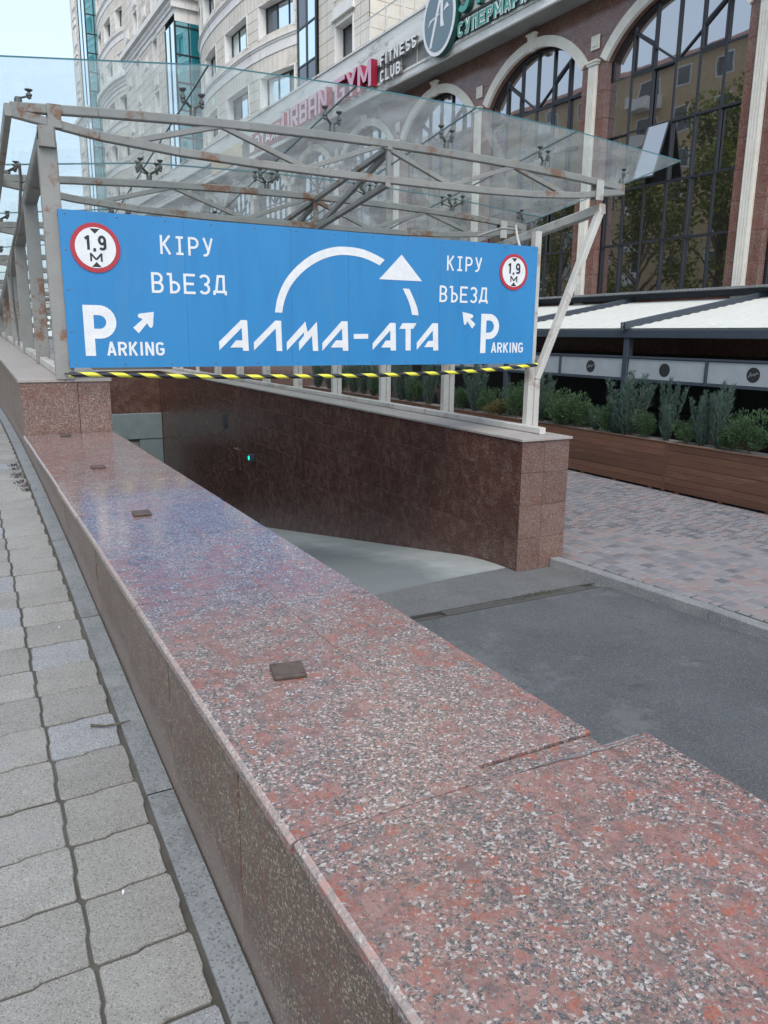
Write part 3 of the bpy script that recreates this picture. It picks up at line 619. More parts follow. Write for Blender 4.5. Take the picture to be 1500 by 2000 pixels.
obj('cement_smear', g, MT['kerb'], pp)
yf = [-5.1, -4.3, -3.5, -2.8, -2.2, -1.4, -.65, .12, .9, 1.69, 2.42, 3.155, 3.96, 4.69, 5.27, 6.1, 6.9, 7.65, 8.399]
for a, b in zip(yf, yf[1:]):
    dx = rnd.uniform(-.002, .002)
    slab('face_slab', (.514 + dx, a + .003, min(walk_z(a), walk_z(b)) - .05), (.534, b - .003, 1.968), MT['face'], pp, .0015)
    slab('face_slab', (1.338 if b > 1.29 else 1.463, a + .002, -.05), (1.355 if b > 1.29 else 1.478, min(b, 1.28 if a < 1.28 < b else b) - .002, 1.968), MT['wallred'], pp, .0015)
# rusty square plates on the parapet cap
pl = [(.79, 2.05, 'nearest of the small rusty steel plates, lying alone on red granite in the foreground'), (.835, 4.40, 'small brown steel plate on the parapet beside the reflection of the blue sign'),
      (.86, 6.12, 'small brown steel plate on the parapet past the sign reflection, third from the camera'), (.87, 8.2, 'farthest small steel plate, at the foot of the raised granite block')]
for k, (x, y, lb) in enumerate(pl):
    g = MB(); g.box((-.049, -.052, .0), (.049, .052, .013), bevel=.003)
    for sx in (-1, 1):
        for sy in (-1, 1): g.lathe((sx * .036, sy * .038, .012), [(.0045, 0), (.0045, .004), (.002, .005)], 8)
    o = put('steel_plate', g.mesh('steel_plate', MT['rust']), None, (x, y, 2.001), (0, 0, R([-12, -4, 3, -6][k])))
    tag(o, lb, 'metal plate', 'steel plates fixed on the parapet cap')
# raised wall on the left that carries the canopy
def bz(y): return 2.545 + .034 * min(y - 8.4, 14)
lw = empty('ramp_wall', (.93, 8.4, 1.8), 'raised granite wall block with grey cap behind the low parapet, carrying the left canopy posts', 'wall')
g = MB(); ys = [8.43, 12, 16, 20, 23, 28.4]
for a, b in zip(ys, ys[1:]):
    g.quad((.535, a, bz(a) - .03), (1.335, a, bz(a) - .03), (1.335, b, bz(b) - .03), (.535, b, bz(b) - .03)); g.quad((.535, b, .5), (.535, a, .5), (.535, a, bz(a) - .03), (.535, b, bz(b) - .03)); g.quad((1.335, a, -4), (1.335, b, -4), (1.335, b, bz(b) - .03), (1.335, a, bz(a) - .03))
g.quad((.535, 8.43, 0), (1.335, 8.43, 0), (1.335, 8.43, 2.5), (.535, 8.43, 2.5)); obj('core', g, MT['mortar'], lw)
slab('face_slab', (.514, 8.402, 1.98), (1.04, 8.43, 2.512), MT['pier'], lw); slab('face_slab', (1.044, 8.402, 1.98), (1.352, 8.43, 2.512), MT['pier'], lw)
y = 8.43
while y < 28:
    y2 = y + .78; z1 = bz(y) - .033
    slab('face_slab', (.514, y + .002, walk_z(y) - .06), (.534, y2 - .002, z1), MT['face'], lw, .0015)
    slab('face_slab', (1.337, y + .002, min(0, ramp_z(y2)) - .1), (1.352, y2 - .002, z1), MT['wallred'], lw, .0015)
    y = y2
y = 8.385; k = 0
while y < 28:
    y2 = y + (.78 if k else .8); sl = math.atan(.034) if y < 22 else 0
    for (xa, xb) in ((.498, .93), (.934, 1.37)):
        g = MB(); g.box((0, .002, -.03), (xb - xa, y2 - y - .002, 0), bevel=.002); o = put('cap_slab', g.mesh('cap_slab', MT['capgrey']), lw, (xa, y, bz(y) + .0)); o.rotation_euler = (sl, 0, 0)
    y = y2; k += 1
# right wall of the ramp
rw = empty('ramp_wall', (6.55, 7.68, 0), 'long dark red granite retaining wall with fenced grey coping on the right of the ramp', 'wall')
MT['mortarlight'] = rough_mat('light_joint_mortar', (.20, .18, .17), (.28, .26, .25), rough=.9)
obj('core', MB().box((6.172, 7.695, -4.2), (6.915, 28.2, 1.71)), MT['mortarlight'], rw)
rows = [1.71, 1.30, .873, .437, 0.0, -.437, -.875, -1.31, -1.75, -2.19, -2.62, -3.06, -3.5]
rm = {}
def wtile(w, h):
    k = (round(w, 3), round(h, 3))
    if k not in rm:
        g = MB(); g.box((0, 0, 0), (.016, w, h), bevel=.0015); rm[k] = g.mesh('granite_tile', MT['wallred'])
    return rm[k]
for r, (zt, zb) in enumerate(zip(rows, rows[1:])):
    y = 7.682; first = True
    while y < 28:
        w = .3 if (first and r % 2) else .62
        w = min(w, 28.0 - y)
        if w > .05 and ramp_z(y + w) < zt:
            put('granite_tile', wtile(w - .006, zt - zb - .006), rw, (6.16 + rnd.uniform(-.0015, .0015), y + .003, zb + .003))
        y += w; first = False
pm = {}
for r, (zt, zb) in enumerate(zip(rows[:5], rows[1:5])):
    for xa, xb in ((6.162, 6.52), (6.524, 6.93)):
        g = MB(); g.box((0, 0, 0), (xb - xa, .018, zt - zb - .004), bevel=.0015); put('granite_tile', g.mesh('granite_tile', MT['pier']), rw, (xa, 7.682, zb + .002))
g = MB(); y = 7.70
while y < 28:
    for zt, zb in zip(rows[:4], rows[1:5]): g.box((6.916, y, zb + .002), (6.93, y + .616, zt - .002))
    y += .62
obj('outer_cladding', g, MT['pier'], rw, kind='stuff')
y = 7.655; 
while y < 28:
    slab('coping_slab', (6.135, y + .002, 1.712), (6.96, min(y + .9, 28.2) - .002, 1.743), MT['capgrey'], rw); y += .9
# back wall with garage portal
bw = empty('back_wall', (3.7, 28.0, -3), 'dark granite wall above the garage opening at the bottom of the ramp', 'wall')
obj('core', MB().box((1.3, 28.02, .2), (6.9, 28.5, 1.71)), MT['mortar'], bw)
g = MB()
for r in range(5):
    zt = 1.71 - .31 * r; x = 1.36 - (.3 if r % 2 else 0)
    while x < 6.15: g.box((max(x, 1.355), 28.0, zt - .306), (min(x + .596, 6.158), 28.018, zt)); x += .6
obj('granite_cladding', g, MT['wallred'], bw, kind='stuff')
obj('coping_slab', MB().box((1.3, 27.96, 1.712), (6.95, 28.5, 1.74)), MT['capgrey'], bw)
pt = empty('garage_portal', (3.7, 27.8, -3.5), 'grey green painted concrete portal of the garage opening at the ramp bottom', 'portal')
obj('lintel', MB().box((1.36, 27.75, -.62), (6.15, 27.998, .26), bevel=.01), MT['portal'], pt)
obj('jamb', MB().box((5.35, 27.78, -3.6), (6.15, 27.998, -.623), bevel=.01), MT['portal'], pt)
obj('jamb', MB().box((1.36, 27.78, -3.6), (2.0, 27.998, -.623), bevel=.01), MT['portal'], pt)
obj('roller_shutter_box', MB().box((2.0, 27.86, -.9), (5.345, 27.99, -.625), bevel=.01), MT['kerb'], pt)
g = MB(); g.box((2.0, 27.999, -3.6), (5.35, 34, -.62)); obj('dark_opening', g, MT['hole'], pt)
# green lamp and box on the right wall
lp = empty('signal_lamp', (6.12, 18.02, .05), 'small glowing green signal lamp on the dark ramp wall', 'lamp')
g = MB(); g.box((6.03, 17.94, -.04), (6.158, 18.08, .13), bevel=.01); obj('housing', g, MT['anthracite'], lp)
g = MB(); g.lathe((6.028, 18.01, .05), [(.05, -.006), (.05, .004), (.02, .012)], 14, 'X'); obj('lens', g, MT['green'], lp)
tag(obj('junction_box', MB().box((6.10, 19.0, -.42), (6.158, 19.42, .12), bevel=.008), MT['wallred'], at=(6.1, 19.2, -.15)), 'dark flat box mounted on the ramp wall beyond the green lamp', 'electric box')
g = MB(); g.lathe((6.157, 20.3, .72), [(.2, 0), (.2, .012), (.17, .018)], 28, 'X'); tag(obj('round_plate', g, MT['anthracite'], at=(6.157, 20.3, .72)), 'faint round dark plate high on the ramp wall', 'plate')

# ================================================================== CANOPY
cn = empty('parking_canopy', (4.5, 8.4, 2.6), 'rusty grey steel truss canopy with frameless glass panels over the parking ramp', 'canopy')
TY = [8.4 + 2.1 * i for i in range(8)]
def drop(y): return SL * (y - 8.4)
XE0, XE1 = .65, 8.24
def top_c(x): t = (x - 4.45) / 3.8; return 2.135 - .14 * t * t
def bot_c(x):
    t = (x - 4.45) / 3.8; return 1.75 + .03 * t * t + .17 * abs(t) ** 4.0
for i, Y in enumerate(TY):
    d = drop(Y); z = lambda v: 3 + v - d
    g = MB(); n = 10; xs = [XE0 + (XE1 - XE0) * k / n for k in range(n + 1)]
    for a, b in zip(xs, xs[1:]): g.bar((a, Y, z(top_c(a))), (b + .004, Y, z(top_c(b))), .075, .085)
    obj('top_chord', g, MT['metal'], cn)
    g = MB()
    for a, b in zip(xs, xs[1:]): g.bar((a, Y, z(min(bot_c(a), top_c(a) - .03))), (b + .004, Y, z(min(bot_c(b), top_c(b) - .03))), .072, .08)
    obj('bottom_chord', g, MT['metal'], cn)
    tops = [2.62, 4.5, 6.38]; bots = [1.72, 3.56, 5.44, 7.2]
    for k in range(4):
        for t in (k - 1, k):
            if 0 <= t < 3:
                g = MB(); g.bar((bots[k], Y, z(bot_c(bots[k]) + .02)), (tops[t], Y, z(top_c(tops[t]) - .02)), .05, .055); obj('web_brace', g, MT['metal'], cn)
    g = MB(); g.bar((4.58, Y, z(1.77)), (4.58, Y, z(2.12)), .05, .055); obj('web_post', g, MT['metal'], cn)
    # end plates
    for xa, xb, lo, hi in ((.955, 1.075, 1.86, 2.06), (7.72, 7.85, 1.80, 2.05)):
        g = MB(); g.box((xa, Y - .055, z(lo)), (xb, Y - .045, z(hi))); g.box((xa, Y + .045, z(lo)), (xb, Y + .055, z(hi))); obj('gusset_plate', g, MT['metalw'] if xa > 2 else MT['metal'], cn)
    # posts
    bzy = bz(Y) if Y < 22.4 else 3.02; zt = 3 + 1.76 - d
    if zt > bzy + .2:
        g = MB(); g.bar((.935, Y + .02, bzy), (.935, Y + .02, zt - .02), .17 if i == 0 else .15, .1, up=(0, 1, 0), bevel=.06); obj('post', g, MT['metal'], cn)
    zg = 3 + 1.68 - d; pz = 3 + 1.34 - d * .9
    g = MB(); g.bar((6.81, Y + .02, 1.745), (6.81, Y + .02, max(pz, 2.6)), .10, .10, up=(0, 1, 0), bevel=.06); obj('post', g, MT['metalw'], cn)
    if i == 0: pp_ = [(7.86, Y, zg), (6.97, Y, 3 - .40), (6.90, Y, 3 - .56), (6.905, Y, 1.75)]
    else: pp_ = [(7.86, Y, zg), (6.97, Y, max(2.85, zg - 1.9)), (6.905, Y, max(2.7, zg - 2.1)), (6.905, Y, 1.75)]
    g = MB()
    for a, b in zip(pp_, pp_[1:]): g.bar(a, b, .085, .10, up=(0, 1, 0), bevel=.06)
    obj('raking_strut', g, MT['metalw'], cn)
# longitudinal members
def seglong(name, x, zf, w, h, m, y0=TY[0], y1=TY[-1]):
    ys = [y for y in TY if y0 <= y <= y1]
    for a, b in zip(ys, ys[1:]):
        g = MB(); g.bar((x, a + (.0 if a > y0 else -.04), 3 + zf - drop(a)), (x, b - .002, 3 + zf - drop(b)), w, h); obj(name, g, m, cn)
seglong('edge_purlin', .625, 1.965, .06, .11, MT['metal'])
seglong('post_girder', .935, 1.79, .15, .13, MT['metal'])
seglong('post_girder', 7.86, 1.70, .11, .13, MT['metalw'])
seglong('ridge_purlin', 4.58, 2.10, .06, .065, MT['metal']); seglong('ridge_purlin', 4.56, 1.70, .06, .065, MT['metal'])
for a, b in zip(TY, TY[1:]):
    g = MB(); g.bar((4.62, a + .03, 3 + 2.08 - drop(a)), (4.62, b - .03, 3 + 1.76 - drop(b)), .055, .065); obj('ridge_brace', g, MT['metal'], cn)
# short head block on first left post, and sole rails
g = MB(); g.bar((.935, 8.38, 4.68), (.935, 8.38, 4.86), .15, .14, up=(0, 1, 0)); obj('post_head', g, MT['metal'], cn)
for k, (a, b) in enumerate(zip([8.5] + TY[1:], TY[1:] + [24.8])):
    if b > 22: continue
    g = MB(); g.bar((.93, a, bz(a) + .045), (.93, b - .06, bz(b) + .045), .09, .09); obj('sole_rail', g, MT['metalw'], cn)
for a, b in zip([7.98] + TY[1:] + [25.2], TY[1:] + [25.2, 28.0]):
    g = MB(); g.bar((6.72, a, 1.79), (6.72, b - .003, 1.79), .1, .088); obj('sole_rail', g, MT['metalw'], cn)
for Y in (25.2, 27.3):
    g = MB(); g.bar((6.81, Y, 1.745), (6.81, Y, 2.7), .10, .10, up=(0, 1, 0)); obj('post', g, MT['metalw'], cn)
# conduit hanging behind the first left post
g = MB(); g.tube([(.78, 9.6, 4.74), (.80, 9.8, 4.6), (.79, 10.3, 4.3), (.74, 10.9, 4.05), (.72, 11.5, 3.75), (.76, 12.1, 3.35), (.8, 12.5, 3.1), (.82, 12.8, 2.8)], .016, 8); obj('conduit', g, MT['metal'], cn, smooth=True)
g = MB(); g.tube([(7.0, 10.0, 4.46), (6.98, 9.4, 4.5), (6.92, 8.9, 4.42), (6.6, 8.6, 4.42), (6.56, 8.5, 4.25), (6.55, 8.42, 4.12)], .018, 8); obj('conduit', g, MT['metalw'], cn, smooth=True)
# glass
GX = [.36, 2.33, 3.87, 5.36, 6.84, 8.66]; GY = [7.8] + [y + .1 for y in TY[1:]]
for a, b in zip(GY, GY[1:]):
    for xa, xb in zip(GX, GX[1:]):
        gp = .007; g = MB(); P = []
        for (x, y) in ((xa + gp, a + gp), (xb - gp, a + gp), (xb - gp, b - gp), (xa + gp, b - gp)):
            P.append(Vector((x, y, 3 + za(x) - drop(y))))
        i0 = 0; g.v = [tuple(p) for p in P] + [tuple(p + Vector((0, 0, .014))) for p in P]
        g.f = [(3, 2, 1, 0), (4, 5, 6, 7), (0, 1, 5, 4), (1, 2, 6, 5), (2, 3, 7, 6), (3, 0, 4, 7)]; g.mi = [0, 0, 1, 1, 1, 1]
        obj('glass_panel', g, [MT['glass'], MT['glassedge']], cn, at=P[0])
for x in GX[1:-1]:
    g = MB()
    for a, b in zip(GY, GY[1:]): g.bar((x, a + .01, 3 + za(x) - drop(a) + .004), (x, b, 3 + za(x) - drop(b) + .004), .011, .010)
    obj('seal', g, MT['black'], cn)
def spider(arms):
    g = MB(); g.lathe((0, 0, 0), [(.034, 0), (.034, .06), (.026, .075), (.026, .085)], 12)
    for ax, ay in arms:
        L = math.hypot(ax, ay); g.tube([(0, 0, .07), (ax * .35, ay * .35, .09), (ax, ay, .135)], [.015, .014, .012], 8)
        g.lathe((ax, ay, .09), [(.008, 0), (.012, .012), (.02, .014), (.021, .035), (.016, .038), (.027, .045), (.027, .07), (.013, .074), (.011, .098), (.03, .112), (.036, .122), (.036, .13)], 12)
    return g.mesh('spider_fitting', MT['fitting'], smooth=False)
s2 = spider([(-.11, -.06), (.11, .05)]); s4 = spider([(-.12, -.1), (.12, -.1), (-.12, .1), (.12, .1)]); s1l = spider([(.1, .04)]); s1r = spider([(.02, -.02)]); s2l = spider([(.09, -.1), (.09, .1)]); s2r = spider([(-.1, -.08), (-.02, .1)])
for i, Y in enumerate(TY):
    for k, x in enumerate([.72] + GX[1:-1] + [8.2]):
        me = (s1l if i == 0 else s2l) if k == 0 else ((s1r if i == 0 else s2r) if k == 5 else (s2 if i == 0 else s4))
        zt_ = 3 + top_c(x) - drop(Y) + .035; hh = 3 + za(x) - drop(Y) - zt_
        o = put('spider_fitting', me, cn, (x, Y, zt_)); o.scale = (1, 1, hh / .215)
# ================================================================== ENTRANCE SIGN (hangs in front of the posts)
SW, SH = 5.79, 1.485
SO = Vector((.975, 8.325, 2.655))
sg = empty('entrance_sign', SO, 'long blue parking entrance sign with white Cyrillic and Latin lettering across the canopy front', 'sign')
def sput(name, mb, mats):
    me = mb.mesh(name, mats); return put(name, me, sg, SO)
g = MB()
for k in range(13):
    for z in (.035, SH - .035): g.lathe((.06 + (SW - .12) * k / 12, 0, z), [(.008, .0002), (.008, .003), (.004, .005)], 10, 'Y')
for z in (.35, .75, 1.12):
    for x in (.04, SW - .04): g.lathe((x, 0, z), [(.008, .0002), (.008, .003), (.004, .005)], 10, 'Y')
sput('screw_head', g, MT['fitting'])
e = [0, 1.19, 2.36, 3.06, 4.3, SW]
for a, b in zip(e, e[1:]):
    g = MB(); g.box((a + .0008, -.0, 0), (b - .0008, .03, SH)); sput('sign_panel', g, MT['sign'])
g = MB()
for z in (.03, SH - .07): g.box((0, .031, z), (SW, .06, z + .04))
for a in e: g.box((min(a, SW - .04), .031, .0), (min(a, SW - .04) + .04, .055, SH))
sput('sign_backing_frame', g, MT['metal'])
FD = .003
def poly(name, polys, mat):
    g = MB()
    for P in polys:
        ar = sum(P[i][0] * P[(i + 1) % len(P)][1] - P[(i + 1) % len(P)][0] * P[i][1] for i in range(len(P)))
        if ar < 0: P = P[::-1]
        g.prism(P, .0005, FD, plane='XZ'); 
    return sput(name, g, mat)
LET = [('letter', [[[1.519, .172], [1.517, .259], [1.77, .493], [1.81, .491], [1.808, .434], [1.77, .407]], [[1.771, .493], [1.837, .491], [1.848, .166], [1.781, .166]], [[1.64, .201], [1.706, .277], [1.785, .277], [1.785, .201]]]),
 ('letter', [[[1.909, .170], [1.907, .256], [2.162, .494], [2.20, .492], [2.184, .428]], [[2.162, .494], [2.229, .491], [2.237, .164], [2.171, .164]]]),
 ('letter', [[[2.293, .168], [2.292, .258], [2.52, .488], [2.529, .399]], [[2.52, .488], [2.548, .36], [2.444, .168], [2.438, .259], [2.50, .33]], [[2.441, .168], [2.438, .259], [2.661, .488], [2.652, .389]], [[2.592, .418], [2.661, .488], [2.676, .164], [2.61, .164]]]),
 ('letter', [[[2.727, .166], [2.728, .253], [2.972, .499], [3.01, .500], [2.987, .428]], [[2.974, .5], [3.048, .5], [3.058, .166], [2.987, .166]], [[2.835, .203], [2.901, .284], [2.99, .284], [2.99, .203]]]),
 ('hyphen', [[[3.127, .358], [3.318, .360], [3.318, .306], [3.130, .302]]]),
 ('letter', [[[3.379, .175], [3.379, .252], [3.611, .491], [3.65, .491], [3.623, .413]], [[3.611, .492], [3.687, .492], [3.697, .169], [3.624, .169]], [[3.495, .204], [3.555, .286], [3.63, .286], [3.63, .205]]]),
 ('letter', [[[3.738, .424], [3.783, .492], [3.977, .494], [3.933, .427]], [[3.826, .439], [3.898, .44], [3.901, .169], [3.831, .169]]]),
 ('letter', [[[3.99, .178], [3.986, .261], [4.208, .498], [4.25, .497], [4.222, .42]], [[4.208, .498], [4.286, .497], [4.299, .169], [4.227, .169]], [[4.095, .21], [4.152, .284], [4.23, .285], [4.23, .211]]])]
for nme, P in LET:
    g = MB()
    for q, pp1 in enumerate(P):
        ar = sum(pp1[i][0] * pp1[(i + 1) % len(pp1)][1] - pp1[(i + 1) % len(pp1)][0] * pp1[i][1] for i in range(len(pp1)))
        if ar < 0: pp1 = pp1[::-1]
        g.prism(pp1, .0005, FD + q * .0004, plane='XZ')
    sput(nme, g, MT['white'])
def cat(P, n=5):
    out = []
    for i in range(len(P) - 1):
        p0, p1, p2, p3 = [Vector(P[max(0, min(len(P) - 1, k))]) for k in (i - 1, i, i + 1, i + 2)]
        for t in range(n):
            t /= n; out.append(tuple(.5 * ((2 * p1) + (-p0 + p2) * t + (2 * p0 - 5 * p1 + 4 * p2 - p3) * t * t + (-p0 + 3 * p1 - 3 * p2 + p3) * t ** 3)))
    return out + [tuple(P[-1])]
arcO = cat([(2.159, .581), (2.196, .746), (2.291, .933), (2.445, 1.097), (2.636, 1.226), (2.836, 1.299), (3.014, 1.321), (3.222, 1.309), (3.395, 1.262), (3.53, 1.206)])
arcI = cat([(2.243, .579), (2.278, .72), (2.362, .882), (2.51, 1.035), (2.685, 1.147), (2.861, 1.211), (3.014, 1.232), (3.196, 1.222), (3.329, 1.191), (3.463, 1.141)])
g = MB()
for k in range(len(arcO) - 1): g.quad((arcO[k][0], -FD, arcO[k][1]), (arcI[k][0], -FD, arcI[k][1]), (arcI[k + 1][0], -FD, arcI[k + 1][1]), (arcO[k + 1][0], -FD, arcO[k + 1][1]))
sput('arc_stripe', g, MT['white'])
a2o = cat([(3.868, .892), (3.942, .764), (3.985, .670), (4.004, .586)]); a2i = cat([(3.778, .894), (3.842, .785), (3.89, .68), (3.912, .592)]); g = MB()
for k in range(len(a2o) - 1): g.quad((a2o[k][0], -FD, a2o[k][1]), (a2i[k][0], -FD, a2i[k][1]), (a2i[k + 1][0], -FD, a2i[k + 1][1]), (a2o[k + 1][0], -FD, a2o[k + 1][1]))
sput('arc_stripe', g, MT['white'])
poly('arrowhead', [[(3.757, 1.276), (4.043, .986), (3.459, .986)]], MT['white'])
poly('direction_arrow', [[(.844, .556), (.83, .42), (.815, .395), (.794, .403), (.772, .443), (.684, .342), (.631, .396), (.731, .483), (.69, .497), (.681, .515), (.695, .535)]], MT['white'])
poly('direction_arrow', [[(4.644, .642), (4.79, .615), (4.81, .600), (4.80, .573), (4.762, .562), (4.846, .496), (4.798, .44), (4.719, .531), (4.70, .49), (4.684, .482), (4.67, .50)]], MT['white'])
def stext(name, txt, box, mat, t=.14, gap=.22, z=FD, front=.0005):
    x0, z0, x1, z1 = box; g = text_mb(txt, x1 - x0, z1 - z0, z - front, t, gap)
    g.v = [(x + x0, y - front, zz + z0) for x, y, zz in g.v]; g.mi = [0] * len(g.mi); return sput(name, g, mat)
stext('lettering', 'КІРУ', (.944, 1.128, 1.489, 1.311), MT['white'], .125, .38)
stext('lettering', 'ВЪЕЗД', (.838, .745, 1.618, .948), MT['white'], .125, .3)
stext('lettering', 'КІРУ', (4.396, 1.128, 4.913, 1.302), MT['white'], .125, .38)
stext('lettering', 'ВЪЕЗД', (4.299, .752, 5.018, .948), MT['white'], .125, .3)
stext('lettering', 'P', (.158, .116, .469, .609), MT['white'], .195)
stext('lettering', 'P', (4.934, .137, 5.217, .626), MT['white'], .165)
stext('lettering', 'ARKING', (.364, .118, .934, .255), MT['white'], .17, .22)
stext('lettering', 'ARKING', (5.106, .142, 5.621, .270), MT['white'], .16, .22)
for cx, cz, rr in ((.319, 1.150, .232), (5.411, 1.153, .222)):
    g = MB(); g.lathe((cx, 0, cz), [(rr, .0004), (rr, .010)], 56, 'Y'); g.mi[-1] = 0; rg = sput('limit_disc_ring', g, MT['red'])
    g = MB(); g.lathe((cx, 0, cz), [(rr * .82, .0102), (rr * .82, .0125)], 56, 'Y'); sput('limit_disc_face', g, MT['white'])
    k = rr / .232; f = .0128
    stext('numeral', '1,9', (cx - .102 * k, cz - .022 * k, cx + .102 * k, cz + .112 * k), MT['black'], .19, .22, f + .0012, front=f)
    stext('numeral', 'М', (cx - .058 * k, cz - .128 * k, cx + .058 * k, cz - .05 * k), MT['black'], .22, .1, f + .0012, front=f)
    for sgn in (1, -1):
        g = MB(); zz = cz + (.155 if sgn > 0 else -.158) * k; P = [(cx - .046 * k, zz + .022 * sgn), (cx, zz - .026 * sgn), (cx + .046 * k, zz + .022 * sgn)]
        if sgn < 0: P = P[::-1]
        g.prism(P, f, f + .0012, plane='XZ'); sput('limit_mark', g, MT['black'])
# black and yellow height bar
hb = empty('height_bar', (3.85, 8.27, 2.55), 'thin sagging black and yellow striped bar hung under the blue sign', 'barrier bar')
pts = [(.955, 2.592), (1.3, 2.588), (2.3, 2.552), (3.48, 2.538), (4.47, 2.538), (5.57, 2.560), (6.375, 2.605), (6.80, 2.640)]; P = cat(pts, 6)
g = MB(); seg = 12; L = 0; uvs = []; Pv = [Vector((x, 8.27, z)) for x, z in P]
for j, p in enumerate(Pv):
    if j: L += (p - Pv[j - 1]).length
    for k in range(seg + 1):
        t = 2 * math.pi * k / seg; g.v.append((p.x, p.y - .024 * math.cos(t), p.z + .024 * math.sin(t))); uvs.append((L, k / seg))
for j in range(len(P) - 1):
    for k in range(seg): a = j * (seg + 1) + k; g.f.append((a, a + 1, a + seg + 2, a + seg + 1)); g.mi.append(0)
me = g.mesh('striped_tube', MT['tape'], True, (3.85, 8.27, 2.55)); uvl = me.uv_layers.new(name='UVMap')
for lp_ in me.loops: uvl.data[lp_.index].uv = uvs[lp_.vertex_index]
put('striped_tube', me, hb, (3.85, 8.27, 2.55))
g = MB(); g.tube([(6.78, 8.27, 2.64), (6.83, 8.32, 2.68), (6.87, 8.38, 2.72)], .008); g.tube([(.97, 8.27, 2.595), (.93, 8.36, 2.6)], .008); obj('tie_wire', g, MT['rust'], hb)

# ================================================================== PLANTERS, SHRUBS
PX = 11.68
pe = [1.3, 5.8, 10.27, 14.75, 19.2, 23.7, 28.2]
pname = ['planter off the right edge', 'nearest timber planter', 'second timber planter from the right', 'third timber planter from the right, seen through the canopy fence', 'fourth timber planter from the right', 'farthest timber planter']
for k, (a, b) in enumerate(zip(pe, pe[1:])):
    lb = ['brown timber planter box at the right edge of the terrace front', 'brown stained board planter running off the right edge of the photo', 'brown board planter just right of the granite pillar, left of the near one',
          'brown board planter seen through the fence bars just behind the pillar', 'brown board planter behind the middle fence posts under the sign', 'farthest brown board planter, low behind the fence under the sign'][k]
    p = empty('planter_box', (PX + .3, (a + b) / 2, .13), lb, 'planter', 'timber planters along the terrace')
    z0, n = .175, 7; h = .885 / n
    for r in range(n):
        zb = z0 + r * h; dx = rnd.uniform(-.003, .003)
        slab('board', (PX + dx, a + .035, zb + .002), (PX + .022 + dx, b - .035, zb + h - .003), MT['wood'], p, .003)
    slab('top_rail', (PX - .012, a + .006, z0 + .888), (PX + .05, b - .006, z0 + .91), MT['wood'], p, .004)
    for y in (a + .004, b - .034): slab('corner_post', (PX - .008, y, z0 - .02), (PX + .03, y + .03, z0 + .887), MT['wood'], p)
    slab('end_board', (PX + .031, a + .006, z0), (PX + .55, a + .03, z0 + .887), MT['wood'], p); slab('end_board', (PX + .031, b - .03, z0), (PX + .55, b - .006, z0 + .887), MT['wood'], p)
    slab('back_board', (PX + .551, a + .006, z0), (PX + .575, b - .006, z0 + .887), MT['wood'], p)
    obj('soil', MB().box((PX + .024, a + .03, z0 + .1), (PX + .55, b - .03, z0 + .885)), MT['soil'], p)
    g = MB(); y = a + .3
    while y < b: g.box((PX + .01, y, .118), (PX + .5, y + .09, z0 - .002)); y += .95
    obj('skid', g, MT['wood'], p)
def juniper_mesh(seed, h=1.0, w=.26, n=620, flame=1.0):
    rr = random.Random(seed); g = MB()
    # 5-8 leader stems, each a feathery plume
    stems = []
    for k in range(7):
        a = rr.uniform(0, 6.28); t = rr.uniform(.5, 1.25) * w; hh = h * rr.uniform(.55, .95) if k else h
        stems.append((t * math.cos(a) * (k > 0), t * math.sin(a) * (k > 0), hh))
    for sx, sy, hh in stems:
        m = n // 7
        for j in range(m):
            t = rr.random() ** .8; z = t * hh; cx = sx * t ** 1.1; cy = sy * t ** 1.1
            rad = w * .46 * (1 - t) ** 1.0 * (.3 + .7 * min(1, t * 3.5)) + .008
            a = rr.uniform(0, 6.28); r0 = rad * rr.random() ** .5
            p = Vector((cx + r0 * math.cos(a), cy + r0 * math.sin(a), z))
            d = Vector((math.cos(a) * rr.uniform(.2, .95), math.sin(a) * rr.uniform(.2, .95), 1 * flame)).normalized()
            L = rr.uniform(.06, .17) * (1 - .3 * t); s = d.cross(Vector((rr.uniform(-1, 1), rr.uniform(-1, 1), .1))).normalized()
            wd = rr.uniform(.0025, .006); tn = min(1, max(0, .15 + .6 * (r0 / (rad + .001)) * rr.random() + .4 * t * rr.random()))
            q = p + d * L * .5
            g.quad(tuple(p - s * wd * .4), tuple(q - s * wd), tuple(p + d * L), tuple(q + s * wd), tone=tn)
            for sd in (-1, 1):
                q1 = p + d * L * rr.uniform(.2, .5); d2 = (d + s * sd * rr.uniform(.6, 1)).normalized(); u = d2.cross(d).normalized()
                g.quad(tuple(q1), tuple(q1 + d2 * L * .3 + u * wd * .5), tuple(q1 + d2 * L * .55), tuple(q1 + d2 * L * .3 - u * wd * .5), tone=tn)
    f = MB(); 
    for sx, sy, hh in stems: f.tube([(sx * .1, sy * .1, -.05), (sx * .5, sy * .5, hh * .4), (sx * .9, sy * .9, hh * .8)], [.012, .008, .003], 5)
    return g, f
